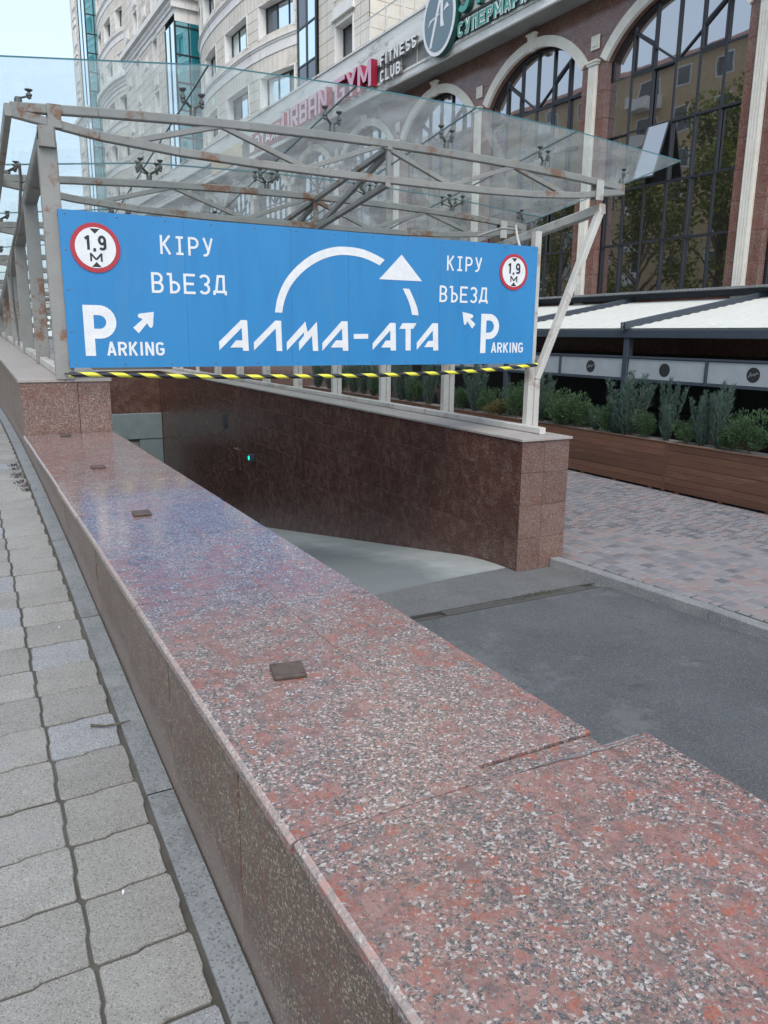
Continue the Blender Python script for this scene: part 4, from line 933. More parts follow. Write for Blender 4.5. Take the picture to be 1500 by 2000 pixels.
def bush_mesh(seed, h=.5, w=.3, n=3200):
    rr = random.Random(seed); g = MB(); lobes = [(rr.uniform(-.5, .5) * w, rr.uniform(-.5, .5) * w, h * rr.uniform(.35, .72), w * rr.uniform(.4, .62)) for _ in range(8)]
    for j in range(n):
        lx, ly, lz, lr = rr.choice(lobes); v = Vector((rr.gauss(0, 1), rr.gauss(0, 1), rr.gauss(0, 1))).normalized(); q = rr.random() ** .33 * lr
        p = Vector((lx, ly, lz)) + v * q; 
        if p.z < .0: p.z = rr.uniform(0, .1)
        d = (v + Vector((0, 0, .8)) + Vector((rr.uniform(-.6, .6), rr.uniform(-.6, .6), rr.uniform(-.3, .3)))).normalized(); s = d.cross(Vector((rr.uniform(-1, 1), rr.uniform(-1, 1), rr.uniform(-1, 1)))).normalized()
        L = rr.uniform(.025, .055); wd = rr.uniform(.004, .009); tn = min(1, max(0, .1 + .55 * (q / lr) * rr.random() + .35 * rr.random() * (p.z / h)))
        g.quad(tuple(p), tuple(p + d * L * .5 - s * wd), tuple(p + d * L), tuple(p + d * L * .5 + s * wd), tone=tn)
    f = MB(); f.tube([(0, 0, -.05), (.01, 0, h * .3), (0, .02, h * .6)], [.014, .01, .004], 5)
    for lx, ly, lz, lr in lobes: f.tube([(0, 0, .03), (lx * .6, ly * .6, lz * .6), (lx, ly, lz)], [.007, .005, .002], 4)
    return g, f
JP = [juniper_mesh(i + 3, 1.0, .30, 2000) for i in range(3)]; JM = [(a.mesh('foliage', MT['juniper']), b.mesh('stem', MT['bark'])) for a, b in JP]
BP = [bush_mesh(i + 30) for i in range(3)]; BM_ = [(a.mesh('foliage', MT['thuja']), b.mesh('stem', MT['bark'])) for a, b in BP]
DM = [(BP[0][0].mesh('foliage', MT['dry']), BM_[0][1]), (JP[1][0].mesh('foliage', MT['brownshrub']), JM[1][1])]
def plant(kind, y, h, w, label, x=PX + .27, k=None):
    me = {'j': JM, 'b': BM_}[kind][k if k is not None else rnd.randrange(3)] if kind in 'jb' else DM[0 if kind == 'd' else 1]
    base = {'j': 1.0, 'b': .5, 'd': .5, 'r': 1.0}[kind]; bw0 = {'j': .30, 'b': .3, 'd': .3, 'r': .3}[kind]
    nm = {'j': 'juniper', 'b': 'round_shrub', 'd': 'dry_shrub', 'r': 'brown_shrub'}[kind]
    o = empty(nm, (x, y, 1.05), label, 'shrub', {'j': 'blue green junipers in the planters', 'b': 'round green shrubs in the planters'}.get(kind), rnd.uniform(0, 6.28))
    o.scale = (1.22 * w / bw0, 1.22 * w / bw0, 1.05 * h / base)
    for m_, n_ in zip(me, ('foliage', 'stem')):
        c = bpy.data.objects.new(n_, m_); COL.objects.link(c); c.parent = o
# positions measured along the row (y grows to the left in the photo)
PL = [('j', 7.55, .62, .26, 'blue green juniper cut by the right edge of the photo'), ('b', 8.05, .55, .30, 'round green shrub at the right edge, right of another round shrub'), ('b', 8.72, .70, .30, 'bushy green shrub right of the pair of spiky junipers in the near planter'),
 ('j', 9.35, 1.12, .24, 'tall spiky juniper, right one of the pair at the middle of the near planter'), ('j', 9.72, .95, .22, 'spiky juniper, left one of the pair in the near planter'), ('j', 10.55, 1.12, .21, 'slim pointed juniper standing above the joint of the two planters'),
 ('b', 11.05, .5, .22, 'low shrub tucked between the slim juniper and the broad tall one'), ('j', 11.55, 1.2, .40, 'broadest tall juniper, in front of the dark terrace post'), ('b', 12.1, .62, .24, 'green shrub touching the left side of the broadest juniper'), ('j', 12.45, .5, .16, 'small blue juniper left of the broadest one'),
 ('b', 13.0, .68, .34, 'dense round shrub in the right planter, right one of two beside the slanting canopy post'), ('b', 13.75, .7, .34, 'dense round shrub just right of the slanting canopy post'), ('j', 14.3, 1.1, .26, 'tall juniper whose top shows right behind the canopy corner post'),
 ('b', 15.2, .8, .28, 'round shrub directly left of the canopy corner post'), ('d', 15.85, .38, .34, 'low yellowish shrub left of the canopy corner post'), ('b', 16.35, .62, .26, 'dark green shrub beside the two toned tall juniper'), ('j', 16.95, 1.35, .30, 'tall juniper with a bare spiky top between the first two fence posts'),
 ('b', 17.5, .6, .24, 'green shrub at the foot of the bare topped juniper'), ('r', 18.5, .75, .20, 'brownish withered shrub left of the bare topped juniper'), ('j', 19.3, 1.35, .30, 'juniper partly hidden by the second fence post'), ('b', 20.1, .7, .26, 'dark shrub left of the second fence post'),
 ('j', 20.9, 1.3, .36, 'wide juniper right of centre in the second fence bay'), ('j', 21.8, 1.2, .32, 'juniper at the middle of the second fence bay'), ('j', 22.8, 1.1, .28, 'juniper right of the third fence post'), ('j', 24.2, 1.3, .34, 'juniper left of the third fence post'), ('b', 25.1, .8, .3, 'round shrub in the third fence bay'),
 ('j', 26.2, 1.2, .32, 'juniper in the fourth fence bay'), ('j', 27.3, 1.2, .32, 'farthest juniper seen under the left half of the sign')]
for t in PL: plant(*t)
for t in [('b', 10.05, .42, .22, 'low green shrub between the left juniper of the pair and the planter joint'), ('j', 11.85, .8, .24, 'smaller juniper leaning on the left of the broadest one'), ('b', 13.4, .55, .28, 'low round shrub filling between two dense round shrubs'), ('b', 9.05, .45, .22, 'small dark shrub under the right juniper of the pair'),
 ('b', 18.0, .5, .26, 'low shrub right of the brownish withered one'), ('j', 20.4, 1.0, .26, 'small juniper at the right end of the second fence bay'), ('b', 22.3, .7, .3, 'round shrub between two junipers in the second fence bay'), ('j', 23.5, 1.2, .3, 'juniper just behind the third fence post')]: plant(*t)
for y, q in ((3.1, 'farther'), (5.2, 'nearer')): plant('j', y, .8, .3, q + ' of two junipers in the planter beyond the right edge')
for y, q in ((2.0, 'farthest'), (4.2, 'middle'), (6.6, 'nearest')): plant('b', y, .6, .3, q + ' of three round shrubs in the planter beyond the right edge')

# ================================================================== TERRACE PAVILION
tp = empty('terrace_pavilion', (14.7, 12.3, .13), 'anthracite terrace pavilion with white awning roof in front of the arched windows', 'pavilion')
A = MT['anthracite']; TXF = 12.42
py = [-.1, 4.0, 8.12, 12.24, 16.36, 20.48, 24.6, 28.7]
for y in py: slab('post', (TXF, y - .07, .13), (TXF + .15, y + .07, 2.998), A, tp, .006)
slab('gutter_beam', (TXF - .04, -.2, 3.0), (TXF + .2, 28.9, 3.17), A, tp, .012)
slab('rear_gutter', (16.75, -.2, 4.03), (16.93, 28.9, 4.20), A, tp, .01)
g = MB(); y = -.2
while y < 28.9: g.box((16.35, y, 4.19), (16.93, y + .07, 4.225)); y += .12
g.box((16.35, -.2, 4.17), (16.93, 28.9, 4.189)); obj('corrugated_flashing', g, MT['strip'], tp, kind='stuff')
for y in py:
    g = MB(); g.bar((TXF - .12, y, 3.235), (16.76, y, 4.02), .13, .16); g.tube([(TXF - .135, y, 3.15), (TXF - .15, y, 3.24), (TXF - .12, y, 3.31)], .03, 6); obj('rafter', g, A, tp)
for a, b in zip(py, py[1:]):
    g = MB(); n = 15
    for k in range(n):
        t0, t1 = k / n, (k + 1) / n; x0 = TXF + .02 + 4.26 * t0; x1 = TXF + .02 + 4.26 * t1; z0 = 3.20 + .76 * t0; z1 = 3.20 + .76 * t1; sg_ = .018
        m = (x0 + x1) / 2; zm = (z0 + z1) / 2 + sg_
        g.quad((x0, a + .07, z0), (m, a + .07, zm), (m, b - .07, zm), (x0, b - .07, z0)); g.quad((m, a + .07, zm), (x1, a + .07, z1), (x1, b - .07, z1), (m, b - .07, zm))
        g.quad((x0, a + .07, z0 - .02), (x0, b - .07, z0 - .02), (x1, b - .07, z1 - .02), (x1, a + .07, z1 - .02))
    obj('awning_fabric', g, MT['fabric'], tp)
    ym = (a + b) / 2
    for zz in (2.585, 2.165): slab('rail', (TXF + .02, a + .072, zz - (.05 if zz < 2.5 else 0)), (TXF + .10, b - .072, zz + (0 if zz < 2.5 else .045)), A, tp, .004)
    slab('rail', (TXF + .02, ym - .03, 2.167), (TXF + .10, ym + .03, 2.583), A, tp, .004)
    for q, (ya, yb) in enumerate(((a + .08, ym - .035), (ym + .035, b - .08))):
        pn = slab('frosted_panel', (TXF + .045, ya, 2.175), (TXF + .06, yb, 2.575), MT['panel'], tp)
        yc = (ya + yb) / 2; g = MB(); g.lathe((TXF + .044, yc, 2.375), [(.135, 0), (.135, .003)], 32, 'X'); obj('emblem_disc', g, MT['dark'], pn)
        if q != 1 or a < 7: 
            g = MB(); g.tube([(TXF + .0395, yc + .09, 2.33), (TXF + .0395, yc + .05, 2.41), (TXF + .0395, yc + .03, 2.35), (TXF + .0395, yc - .01, 2.40), (TXF + .0395, yc - .03, 2.36), (TXF + .0395, yc - .06, 2.41), (TXF + .0395, yc - .1, 2.40)], .006, 5); obj('emblem_script', g, MT['panel'], pn)
    slab('back_panel', (16.2, a + .01, .13), (16.24, b - .01, 2.6), MT['dark'], tp)
obj('floor_deck', MB().box((12.5, -.1, .131), (16.2, 28.7, .15)), MT['dark'], tp)
obj('service_counter', MB().box((15.4, 6, .15), (15.9, 18, 1.2), bevel=.02), MT['dark'], tp)
# a few chairs and tables deep in the shade
def chair_meshes():
    s = MB(); s.box((-.22, -.22, .43), (.22, .22, .48), bevel=.01); b = MB(); b.box((-.22, .19, .5), (.22, .23, .92), bevel=.01); l = MB(); l.box((-.02, -.02, 0), (.02, .02, .43), bevel=.003); return s.mesh('seat', MT['brownc']), b.mesh('backrest', MT['brownc']), l.mesh('leg', MT['dark'])
MT['brownc'] = plain('terrace_chair_fabric', (.16, .12, .10), .8)
cm = chair_meshes(); tmt = MB().lathe((0, 0, .72), [(.4, 0), (.4, .03)], 24).mesh('tabletop', MT['wood']); tml = MB().lathe((0, 0, 0), [(.22, 0), (.22, .02), (.03, .04), (.03, .72)], 16).mesh('pedestal', MT['dark'])
for k, y in enumerate((7.2, 10.2, 14.2, 18.4)):
    where = ['rightmost', 'in the bay right of the dark post', 'in the bay left of the dark post', 'seen through the canopy fence'][k]
    t = empty('round_table', (14.0, y, .15), 'round wooden table in the dim terrace, ' + where, 'table', 'terrace tables'); put('tabletop', tmt, t, (14.0, y, .15)); put('pedestal', tml, t, (14.0, y, .15))
    for s_ in (-1, 1):
        c = empty('terrace_chair', (14.0, y + .62 * s_, .15), ('left' if s_ > 0 else 'right') + ' chair at the dim terrace table, ' + where, 'chair', 'terrace chairs', 0 if s_ > 0 else math.pi)
        for m_, n_ in ((cm[0], 'seat'), (cm[1], 'backrest')):
            o = bpy.data.objects.new(n_, m_); COL.objects.link(o); o.parent = c
        for lx in (-.19, .19):
            for ly in (-.19, .19): o = bpy.data.objects.new('leg', cm[2]); COL.objects.link(o); o.parent = c; o.location = (lx, ly, 0)

# ================================================================== APARTMENT BUILDING (local frame: u = right as seen, d = depth, z up)
BR = math.atan2(-1, .03)
def bframe(name, X0, label, cat):
    o = bpy.data.objects.new(name, None); COL.objects.link(o); o.location = (X0, 0, 3.0); o.rotation_euler = (0, 0, BR); tag(o, label, cat); WL[o] = Vector((0, 0, 0)); return o
bd = bframe('apartment_building', 17.5, 'beige stone apartment building with bowed facades over a brown granite podium of tall arched windows', 'building')
def bp(name, mb, mats, parent=bd, kind=None, smooth=False):
    o = bpy.data.objects.new(name, mb.mesh(name, mats, smooth)); COL.objects.link(o); o.parent = parent; WL[o] = Vector((0, 0, 0))
    if kind: o['kind'] = kind
    return o
# all z below are measured from camera height (3 m); u = -y
PITCH = 5.47; C0 = -16.0; HW = 2.26; ZB = 1.12; ZS = 7.62; RISE = 1.18; RAD = (HW ** 2 + RISE ** 2) / (2 * RISE); ZC = ZS + RISE - RAD
def archz(du, extra=0.0): return ZC + math.sqrt(max(0, (RAD + extra) ** 2 - du ** 2))
bays = [C0 + PITCH * 2, C0 + PITCH] + [C0 - PITCH * k for k in range(0, 15)]
TOPZ = 9.4
for bi, uc in enumerate(bays):
    ul, ur = uc - HW, uc + HW; near = bi < 6
    # spandrel above the arch, in stone courses
    n = 18 if near else 10; g = MB()
    for k in range(n):
        a = ul + 2 * HW * k / n; b = ul + 2 * HW * (k + 1) / n
        g.quad((a, 0, archz(a - uc)), (b, 0, archz(b - uc)), (b, 0, TOPZ), (a, 0, TOPZ)); g.quad((a, 0, archz(a - uc)), (a, .22, archz(a - uc)), (b, .22, archz(b - uc)), (b, 0, archz(b - uc)))
    bp('spandrel_panel', g, MT['podium'])
    # piers: stacked granite blocks
    pl_, pr_ = uc + HW, uc + PITCH - HW
    zz = [-3, -1.5, 0, .9] + [1.12 + .72 * k for k in range(12)]; zz = [z for z in zz if z < TOPZ] + [TOPZ]
    for z0, z1 in zip(zz, zz[1:]):
        if near and z0 > .8:
            g = MB(); g.box((pl_ + .002, -.004 + rnd.uniform(0, .004), z0 + .003), (pr_ - .002, .22, z1 - .003), bevel=.004); bp('granite_panel', g, MT['podium'])
        else:
            g = MB(); g.box((pl_, 0, z0), (pr_, .22, z1)); bp('granite_panel', g, MT['podium'])
    g = MB(); g.box((ul, .0, -3), (ur, .22, ZB)); bp('plinth_panel', g, MT['podium'])
    # window frame and panes
    w = bp('arched_window', MB().box((ul, .24, ZB), (ul + .06, .30, ZS)).box((ur - .06, .24, ZB), (ur, .30, ZS)).box((ul + .061, .24, ZB), (ur - .061, .30, ZB + .06)), MT['frame'])
    g = MB(); n = 20
    for k in range(n):
        a = -HW + 2 * HW * k / n; b = -HW + 2 * HW * (k + 1) / n; g.bar((uc + a, .27, archz(a) - .04), (uc + b, .27, archz(b) - .04), .06, .08, up=(0, 1, 0))
    hs = [ZB, 2.63, 4.12, 5.62, 7.07]
    cs = [ul + 2 * HW * k / 6 for k in range(7)]
    for c in cs[1:-1]: g.box((c - .028, .22, ZB + .06), (c + .028, .30, archz(c - uc) - .04))
    for h in hs[1:]:
        for a, b in zip(cs, cs[1:]): g.box((a + .03, .225, h - .028), (b - .03, .295, h + .028))
    for s_ in (-1, 1):
        ex = 1.62; g.bar((uc + .03 * s_, .262, 7.09), (uc + ex * s_, .262, 8.22), .05, .06, up=(0, 1, 0))
        a0, a1 = uc + .80 * s_, uc + 1.47 * s_
        if near:   # opening sash in the fan
            g.bar((a0, .235, 7.70), (a1, .235, 8.14), .07, .05, up=(0, 1, 0)); g.bar((a1, .235, 7.13), (a1, .235, 8.14), .05, .07, up=(0, 1, 0)); g.bar((a0, .235, 7.13), (a1, .235, 7.13), .07, .05, up=(0, 1, 0)); g.bar((a0, .235, 7.13), (a0, .235, 7.70), .05, .07, up=(0, 1, 0))
    bp('mullion', g, MT['frame'], w)
    vent = (bi == 2)
    for k, (a, b) in enumerate(zip(cs, cs[1:])):
        for h0, h1 in zip(hs, hs[1:]):
            if vent and k == 2 and abs(h0 - 4.12) < .01: 
                g = MB(); g.box((a, .9, h0), (b, 1.0, h1)); bp('dark_gap', g, MT['hole'], w)
                v = MB(); v.box((0, -.02, -(h1 - h0) + .06), (b - a - .06, .0, 0)); v.box((0, -.045, -(h1 - h0) + .03), (b - a - .06, -.0, -(h1 - h0) + .06), mi=1); v.box((-.02, -.045, -(h1 - h0) + .03), (0, 0, 0), mi=1); v.box((b - a - .06, -.045, -(h1 - h0) + .03), (b - a - .04, 0, 0), mi=1)
                o = bp('open_vent_sash', v, [MT['winpod'], MT['frame']], w); o.location = (a + .03, .2, h1 - .03); o.rotation_euler = (R(-18), 0, 0); continue
            g = MB(); g.quad((a, .28, h0), (b, .28, h0), (b, .28, h1), (a, .28, h1)); o = bp('pane', g, MT['winpod'], w) if near else None
            if not near and k == 0 and h0 == hs[0]:
                g = MB(); g.quad((ul, .28, ZB), (ur, .28, ZB), (ur, .28, hs[-1]), (ul, .28, hs[-1])); bp('pane', g, MT['winpod'], w)
            if o: o.rotation_euler = (rnd.uniform(-.003, .003), 0, rnd.uniform(-.003, .003)) ; 
        g = MB(); m = 3
        for q in range(m):
            p0 = a + (b - a) * q / m; p1 = a + (b - a) * (q + 1) / m; g.quad((p0, .28, hs[-1]), (p1, .28, hs[-1]), (p1, .28, archz(p1 - uc)), (p0, .28, archz(p0 - uc)))
        bp('pane', g, MT['winpod'], w)
    # white arch trim, keystone, pilaster, square ornament
    g = MB(); n = 22; am = math.asin(HW / RAD)
    for k in range(n):
        t0 = -am + 2 * am * k / n; t1 = -am + 2 * am * (k + 1) / n
        P = lambda t, r, dd: (uc + r * math.sin(t), dd, ZC + r * math.cos(t))
        r0, r1 = RAD - .02, RAD + .27
        g.quad(P(t0, r0, -.07), P(t1, r0, -.07), P(t1, r1, -.07), P(t0, r1, -.07)); g.quad(P(t0, r1, -.07), P(t1, r1, -.07), P(t1, r1, .0), P(t0, r1, .0)); g.quad(P(t0, r0, .05), P(t1, r0, .05), P(t1, r0, -.07), P(t0, r0, -.07))
    g.quad(P(-am, r0, -.07), P(-am, r1, -.07), P(-am, r1, 0), P(-am, r0, 0)); g.quad(P(am, r1, -.07), P(am, r0, -.07), P(am, r0, 0), P(am, r1, 0))
    bp('arch_trim', g, MT['trim'])
    kz = ZS + RISE; g = MB(); g.prism([(uc - .10, kz - .08), (uc + .10, kz - .08), (uc + .17, kz + .36), (uc - .17, kz + .36)], .02, .14, plane='XZ'); g.prism([(uc - .2, kz + .362), (uc + .2, kz + .362), (uc + .22, kz + .42), (uc - .22, kz + .42)], .02, .18, plane='XZ'); bp('keystone', g, MT['trim'])
    up = uc + PITCH / 2; g = MB()
    g.box((up - .17, -.09, ZB - .2), (up + .17, -.006, ZS - .02), bevel=.01)
    bp('pilaster', g, MT['trim'])
    if near:
        g = MB()
        for q in range(4): g.box((up - .13 + .075 * q, -.112, ZB + .05), (up - .13 + .075 * q + .038, -.0905, ZS - .25))
        bp('pilaster_flute', g, MT['trim'])
    g = MB(); g.box((up - .20, -.13, ZS - .015), (up + .20, -.006, ZS + .05)); g.box((up - .23, -.16, ZS + .051), (up + .23, -.006, ZS + .10)); bp('pilaster_capital', g, MT['trim'])
    g = MB(); g.box((up - .17, -.05, 8.02), (up + .17, -.006, 8.40), bevel=.015); g.box((up - .10, -.075, 8.10), (up + .10, -.0505, 8.32), bevel=.01); bp('square_ornament', g, MT['trim'])
UL, UR = bays[-1] - PITCH / 2, bays[0] + PITCH / 2 + 1
bp('interior_mass', MB().box((UL, .35, -3), (UR, 14, 9.4)), MT['hole'])
bp('podium_floor_slab', MB().box((UL, .0, 9.4), (UR, 14, 9.6)), MT['soffit'])
# soffit and fascia
FX = -.88
u = UL; k = 0
while u < UR:
    u2 = min(u + 2.7, UR); g = MB(); g.box((u + .004, FX + .02, 9.40), (u2 - .004, .0, 9.43)); bp('soffit_panel', g, MT['soffit'])
    g = MB(); g.box((u + .003, FX, 9.36), (u2 - .003, FX + .1, 9.62)); g.box((u + .003, FX - .04, 9.62), (u2 - .003, FX + .1, 9.70)); bp('fascia_lip', g, MT['fascia'])
    g = MB(); g.box((u + .003, FX + .10, 9.701), (u2 - .003, FX + .16, 10.36)); bp('fascia_backing', g, MT['soffit'])
    g = MB(); g.box((u + .003, FX - .02, 10.361), (u2 - .003, FX + .2, 10.86)); bp('fascia_panel', g, MT['fascia'])
    g = MB(); g.box((u + .003, FX - .0, 10.864), (u2 - .003, FX + .2, 11.34)); g.box((u + .003, FX - .05, 11.343), (u2 - .003, FX + .3, 11.42)); bp('fascia_panel', g, MT['fascia'])
    u = u2
g = MB(); g.box((UL, FX + .2, 11.25), (UR, 4, 11.34)); bp('terrace_slab', g, MT['soffit'])
# railing on the podium terrace, right of the tower corner
g = MB(); r0, r1 = -32.0, -8
for zz in (11.5, 12.35): g.bar((r0, FX + .12, zz), (r1, FX + .12, zz), .04, .04)
u = r0
while u < r1: g.bar((u, FX + .12, 11.42), (u, FX + .12, 12.35), .05, .05, up=(0, 1, 0)); u += 1.3
rl = bp('railing', g, MT['fascia'])
g = MB(); u = r0 + .12
while u < r1: g.bar((u, FX + .12, 11.5), (u, FX + .12, 12.33), .014, .014, up=(0, 1, 0), bevel=.3); u += .12
bp('baluster', g, MT['fascia'], rl, kind='stuff')

# ---- tower above
T0 = .50                                       # tower plane, depth behind the podium granite
LEV = [11.56 + 3.44 * k for k in range(9)]      # ledge levels
def offA(s):  # bow between 40.3 and 56.4
    if 40.3 <= s <= 56.4: t = (s - 48.35) / 8.05; return -1.02 * (1 - abs(t) ** 2.6)
    if 74.5 <= s <= 88: t = (s - 81.2) / 6.75; return -.9 * (1 - abs(t) ** 2.6)
    return None
def depth(s):
    o = offA(s)
    if o is not None: return T0 + o
    if 57.4 <= s <= 72: return T0 - 1.35
    if 88.4 <= s <= 97: return T0 - 1.1
    return T0
def wallpiece(mb, s0, s1, z0, z1, joint, back=.0, cell=(.62, .50), proud=.0, mi=0):
    """stone slabs proud of their bed, following the bow"""
    ns = max(1, round((s1 - s0) / cell[0])); nz = max(1, round((z1 - z0) / cell[1])); gp = .012
    for j in range(nz):
        za_, zb_ = z0 + (z1 - z0) * j / nz, z0 + (z1 - z0) * (j + 1) / nz
        for i in range(ns):
            a, b = s0 + (s1 - s0) * i / ns, s0 + (s1 - s0) * (i + 1) / ns; da, db = depth(a + 1e-4) - proud, depth(b - 1e-4) - proud
            mb.quad((-b + gp, db, za_ + gp), (-a - gp, da, za_ + gp), (-a - gp, da, zb_ - gp), (-b + gp, db, zb_ - gp), mi=mi)
            mb.quad((-b, db + .02, za_), (-a, da + .02, za_), (-a - gp, da, za_ + gp), (-b + gp, db, za_ + gp), mi=1)
            mb.quad((-b, db + .02, zb_), (-b, db + .02, za_), (-b + gp, db, za_ + gp), (-b + gp, db, zb_ - gp), mi=1)
            mb.quad((-a, da + .02, za_), (-a, da + .02, zb_), (-a - gp, da, zb_ - gp), (-a - gp, da, za_ + gp), mi=1)
            mb.quad((-b + gp, db, zb_ - gp), (-a - gp, da, zb_ - gp), (-a, da + .02, zb_), (-b, db + .02, zb_), mi=1)
def moulding(name, s0, s1, prof, mat, n=None):
    """profile of (depth offset, z) swept along the facade"""
    n = n or max(1, int((s1 - s0) / .7)); g = MB()
    ss = [s0 + (s1 - s0) * k / n for k in range(n + 1)]
    for a, b in zip(ss, ss[1:]):
        da, db = depth(a + 1e-4), depth(b - 1e-4)
        for (o0, z0), (o1, z1) in zip(prof, prof[1:]): g.quad((-b, db + o0, z0), (-a, da + o0, z0), (-a, da + o1, z1), (-b, db + o1, z1))
    for s, sgn in ((s0, 1), (s1, -1)):
        dd = depth(s + 1e-4 * sgn); P = [(-s, dd + o, z) for o, z in prof] + [(-s, dd + .05, prof[-1][1]), (-s, dd + .05, prof[0][1])]
        g.quad(*(P if sgn < 0 else P[::-1]))
    return bp(name, g, mat)
def towerwin(s0, s1, z0, z1, mull, glassm, deep=.42, openl=False):
    d0, d1 = depth(s0) + deep, depth(s1) + deep; dm = (d0 + d1) / 2; g = MB(); fw = .05
    Pt = lambda s, z, e=0: (-s, d0 + (d1 - d0) * (s - s0) / (s1 - s0) + e, z)
    def bar(a, b, z, y): g.bar(Pt(a, z), Pt(b, y), fw, .06, up=(0, 1, 0), bevel=0)
    bar(s0, s1, z0 + .03, z0 + .03); bar(s0, s1, z1 - .03, z1 - .03); bar(s0 + .03, s0 + .03, z0, z1); bar(s1 - .03, s1 - .03, z0, z1)
    for t in mull: s = s0 + (s1 - s0) * t; bar(s, s, z0, z1)
    w = bp('window', g, MT['frame'])
    ts = [0] + list(mull) + [1]
    for i, (ta, tb) in enumerate(zip(ts, ts[1:])):
        a, b = s0 + (s1 - s0) * ta, s0 + (s1 - s0) * tb; q = MB(); q.quad(Pt(b, z0, .02), Pt(a, z0, .02), Pt(a, z1, .02), Pt(b, z1, .02))
        bp('pane', q, glassm[i % len(glassm)], w)
    # reveal lining and sill
    q = MB(); e0, e1 = depth(s0) - .015, depth(s1) - .015
    q.quad((-s0, e0, z0), (-s0, d0 + .03, z0), (-s0, d0 + .03, z1), (-s0, e0, z1)); q.quad((-s1, d1 + .03, z0), (-s1, e1, z0), (-s1, e1, z1), (-s1, d1 + .03, z1))
    q.quad((-s1, e1, z1), (-s0, e0, z1), (-s0, d0 + .03, z1), (-s1, d1 + .03, z1)); q.quad((-s0, e0, z0), (-s1, e1, z0), (-s1, d1 + .03, z0), (-s0, d0 + .03, z0))
    bp('reveal', q, MT['stonew'], w)
    # raised architrave
    q = MB(); fr = .09
    for (a, za_, b, zb_) in ((s0 - fr, z0, s0 - .001, z1 + fr), (s1 + .001, z0, s1 + fr, z1 + fr), (s0, z1 + .001, s1, z1 + fr), (s0 - fr * 1.5, z0 - .1, s1 + fr * 1.5, z0 - .001)):
        da, db = depth(a) - .03, depth(b) - .03; q.quad((-b, db, za_), (-a, da, za_), (-a, da, zb_), (-b, db, zb_)); q.quad((-b, db, za_), (-b, db + .05, za_), (-a, da + .05, za_), (-a, da, za_)); q.quad((-b, db + .05, za_), (-b, db, za_), (-b, db, zb_), (-b, db + .05, zb_)); q.quad((-a, da, za_), (-a, da + .05, za_), (-a, da + .05, zb_), (-a, da, zb_))
    bp('architrave', q, MT['stonew'], w)
    return w
ST = [MT['stone'], MT['stonejoint']]; WB = MT['winbright']; WK = MT['windark']
ledge = [(.0, -.62), (-.04, -.62), (-.04, -.16), (-.09, -.13), (-.09, -.06), (-.15, -.03), (-.15, .04), (0, .06)]
def bay(s0, s1, wins, nlev0, nlev1, topped=True, ledges=True, mul=(.33, .66)):
    for li in range(nlev0, nlev1):
        L = LEV[li]; zw0, zw1 = L + .42, L + 1.92; ztop = L + 3.44
        edges = [s0] + [e for w_ in wins for e in w_[:2]] + [s1]
        g = MB()
        wallpiece(g, s0, s1, L + .06, zw0, 0, cell=(.9, .5)); wallpiece(g, s0, s1, zw1, ztop - (.62 if ledges else 0), 0, cell=(.44, 1.0) if ledges else (.62, .5))
        for a, b in zip(edges[0::2], edges[1::2]):
            if b - a > .05: wallpiece(g, a, b, zw0, zw1, 0, cell=(.6, .5))
        bp('stone_cladding', g, ST, kind='stuff')
        for w_ in wins:
            r = random.Random(li * 31 + int(w_[0] * 10)); gl = [WB, WB, WK] if r.random() < .35 else ([WK, WB, WB] if r.random() < .5 else [WB])
            towerwin(w_[0], w_[1], zw0, zw1, w_[2] if len(w_) > 2 else mul, gl)
        if ledges: moulding('string_course', s0, s1, [(o, z + ztop) for o, z in ledge], MT['stonew'])
# near flat bay with a single window column
for li in range(0, 6):
    L = LEV[li]; g = MB(); wa, wb = 34.55, 36.25; z0, z1 = L + .05, L + 2.32
    wallpiece(g, 33.05, wa, L - .3, L + 3.14, 0, cell=(.85, .62)); wallpiece(g, wb, 38.05, L - .3, L + 3.14, 0, cell=(.85, .62)); wallpiece(g, wa, wb, z1, L + 3.14, 0, cell=(.85, .62)); wallpiece(g, wa, wb, L - .3, z0, 0, cell=(.85, .35))
    bp('stone_cladding', g, ST, kind='stuff'); towerwin(wa, wb, z0, z1, (.45,), [WB, WK])
    g = MB(); g.box((-36.5, T0 - .16, z1 + .24), (-34.3, T0 - .001, z1 + .36)); g.box((-36.4, T0 - .09, z1 + .361), (-34.4, T0 - .001, z1 + .78)); bp('sill_cornice', g, MT['stonew'])
# side face of the tower at its near corner and the recessed wing behind the terrace
g = MB()
for j in range(60):
    for i in range(6):
        z0 = 11.3 + .55 * j; a = T0 + .02 + .75 * i; g.box((-33.03, a + .01, z0 + .01), (-33.0, a + .74, z0 + .54))
bp('stone_cladding', g, [MT['stone']], kind='stuff')
g = MB()
for j in range(60):
    for i in range(28): z0 = 11.3 + .55 * j; a = -33 + .85 * i; g.box((a + .01, 5.0, z0 + .01), (a + .84, 5.04, z0 + .54))
bp('stone_cladding', g, [MT['stone']], kind='stuff')
bp('tower_mass', MB().box((-33.02, T0 + .03, 11.3), (-9, 14, 42)) if False else MB().box((-32.99, 5.05, 11.3), (-9, 14, 42)), MT['stonejoint'])
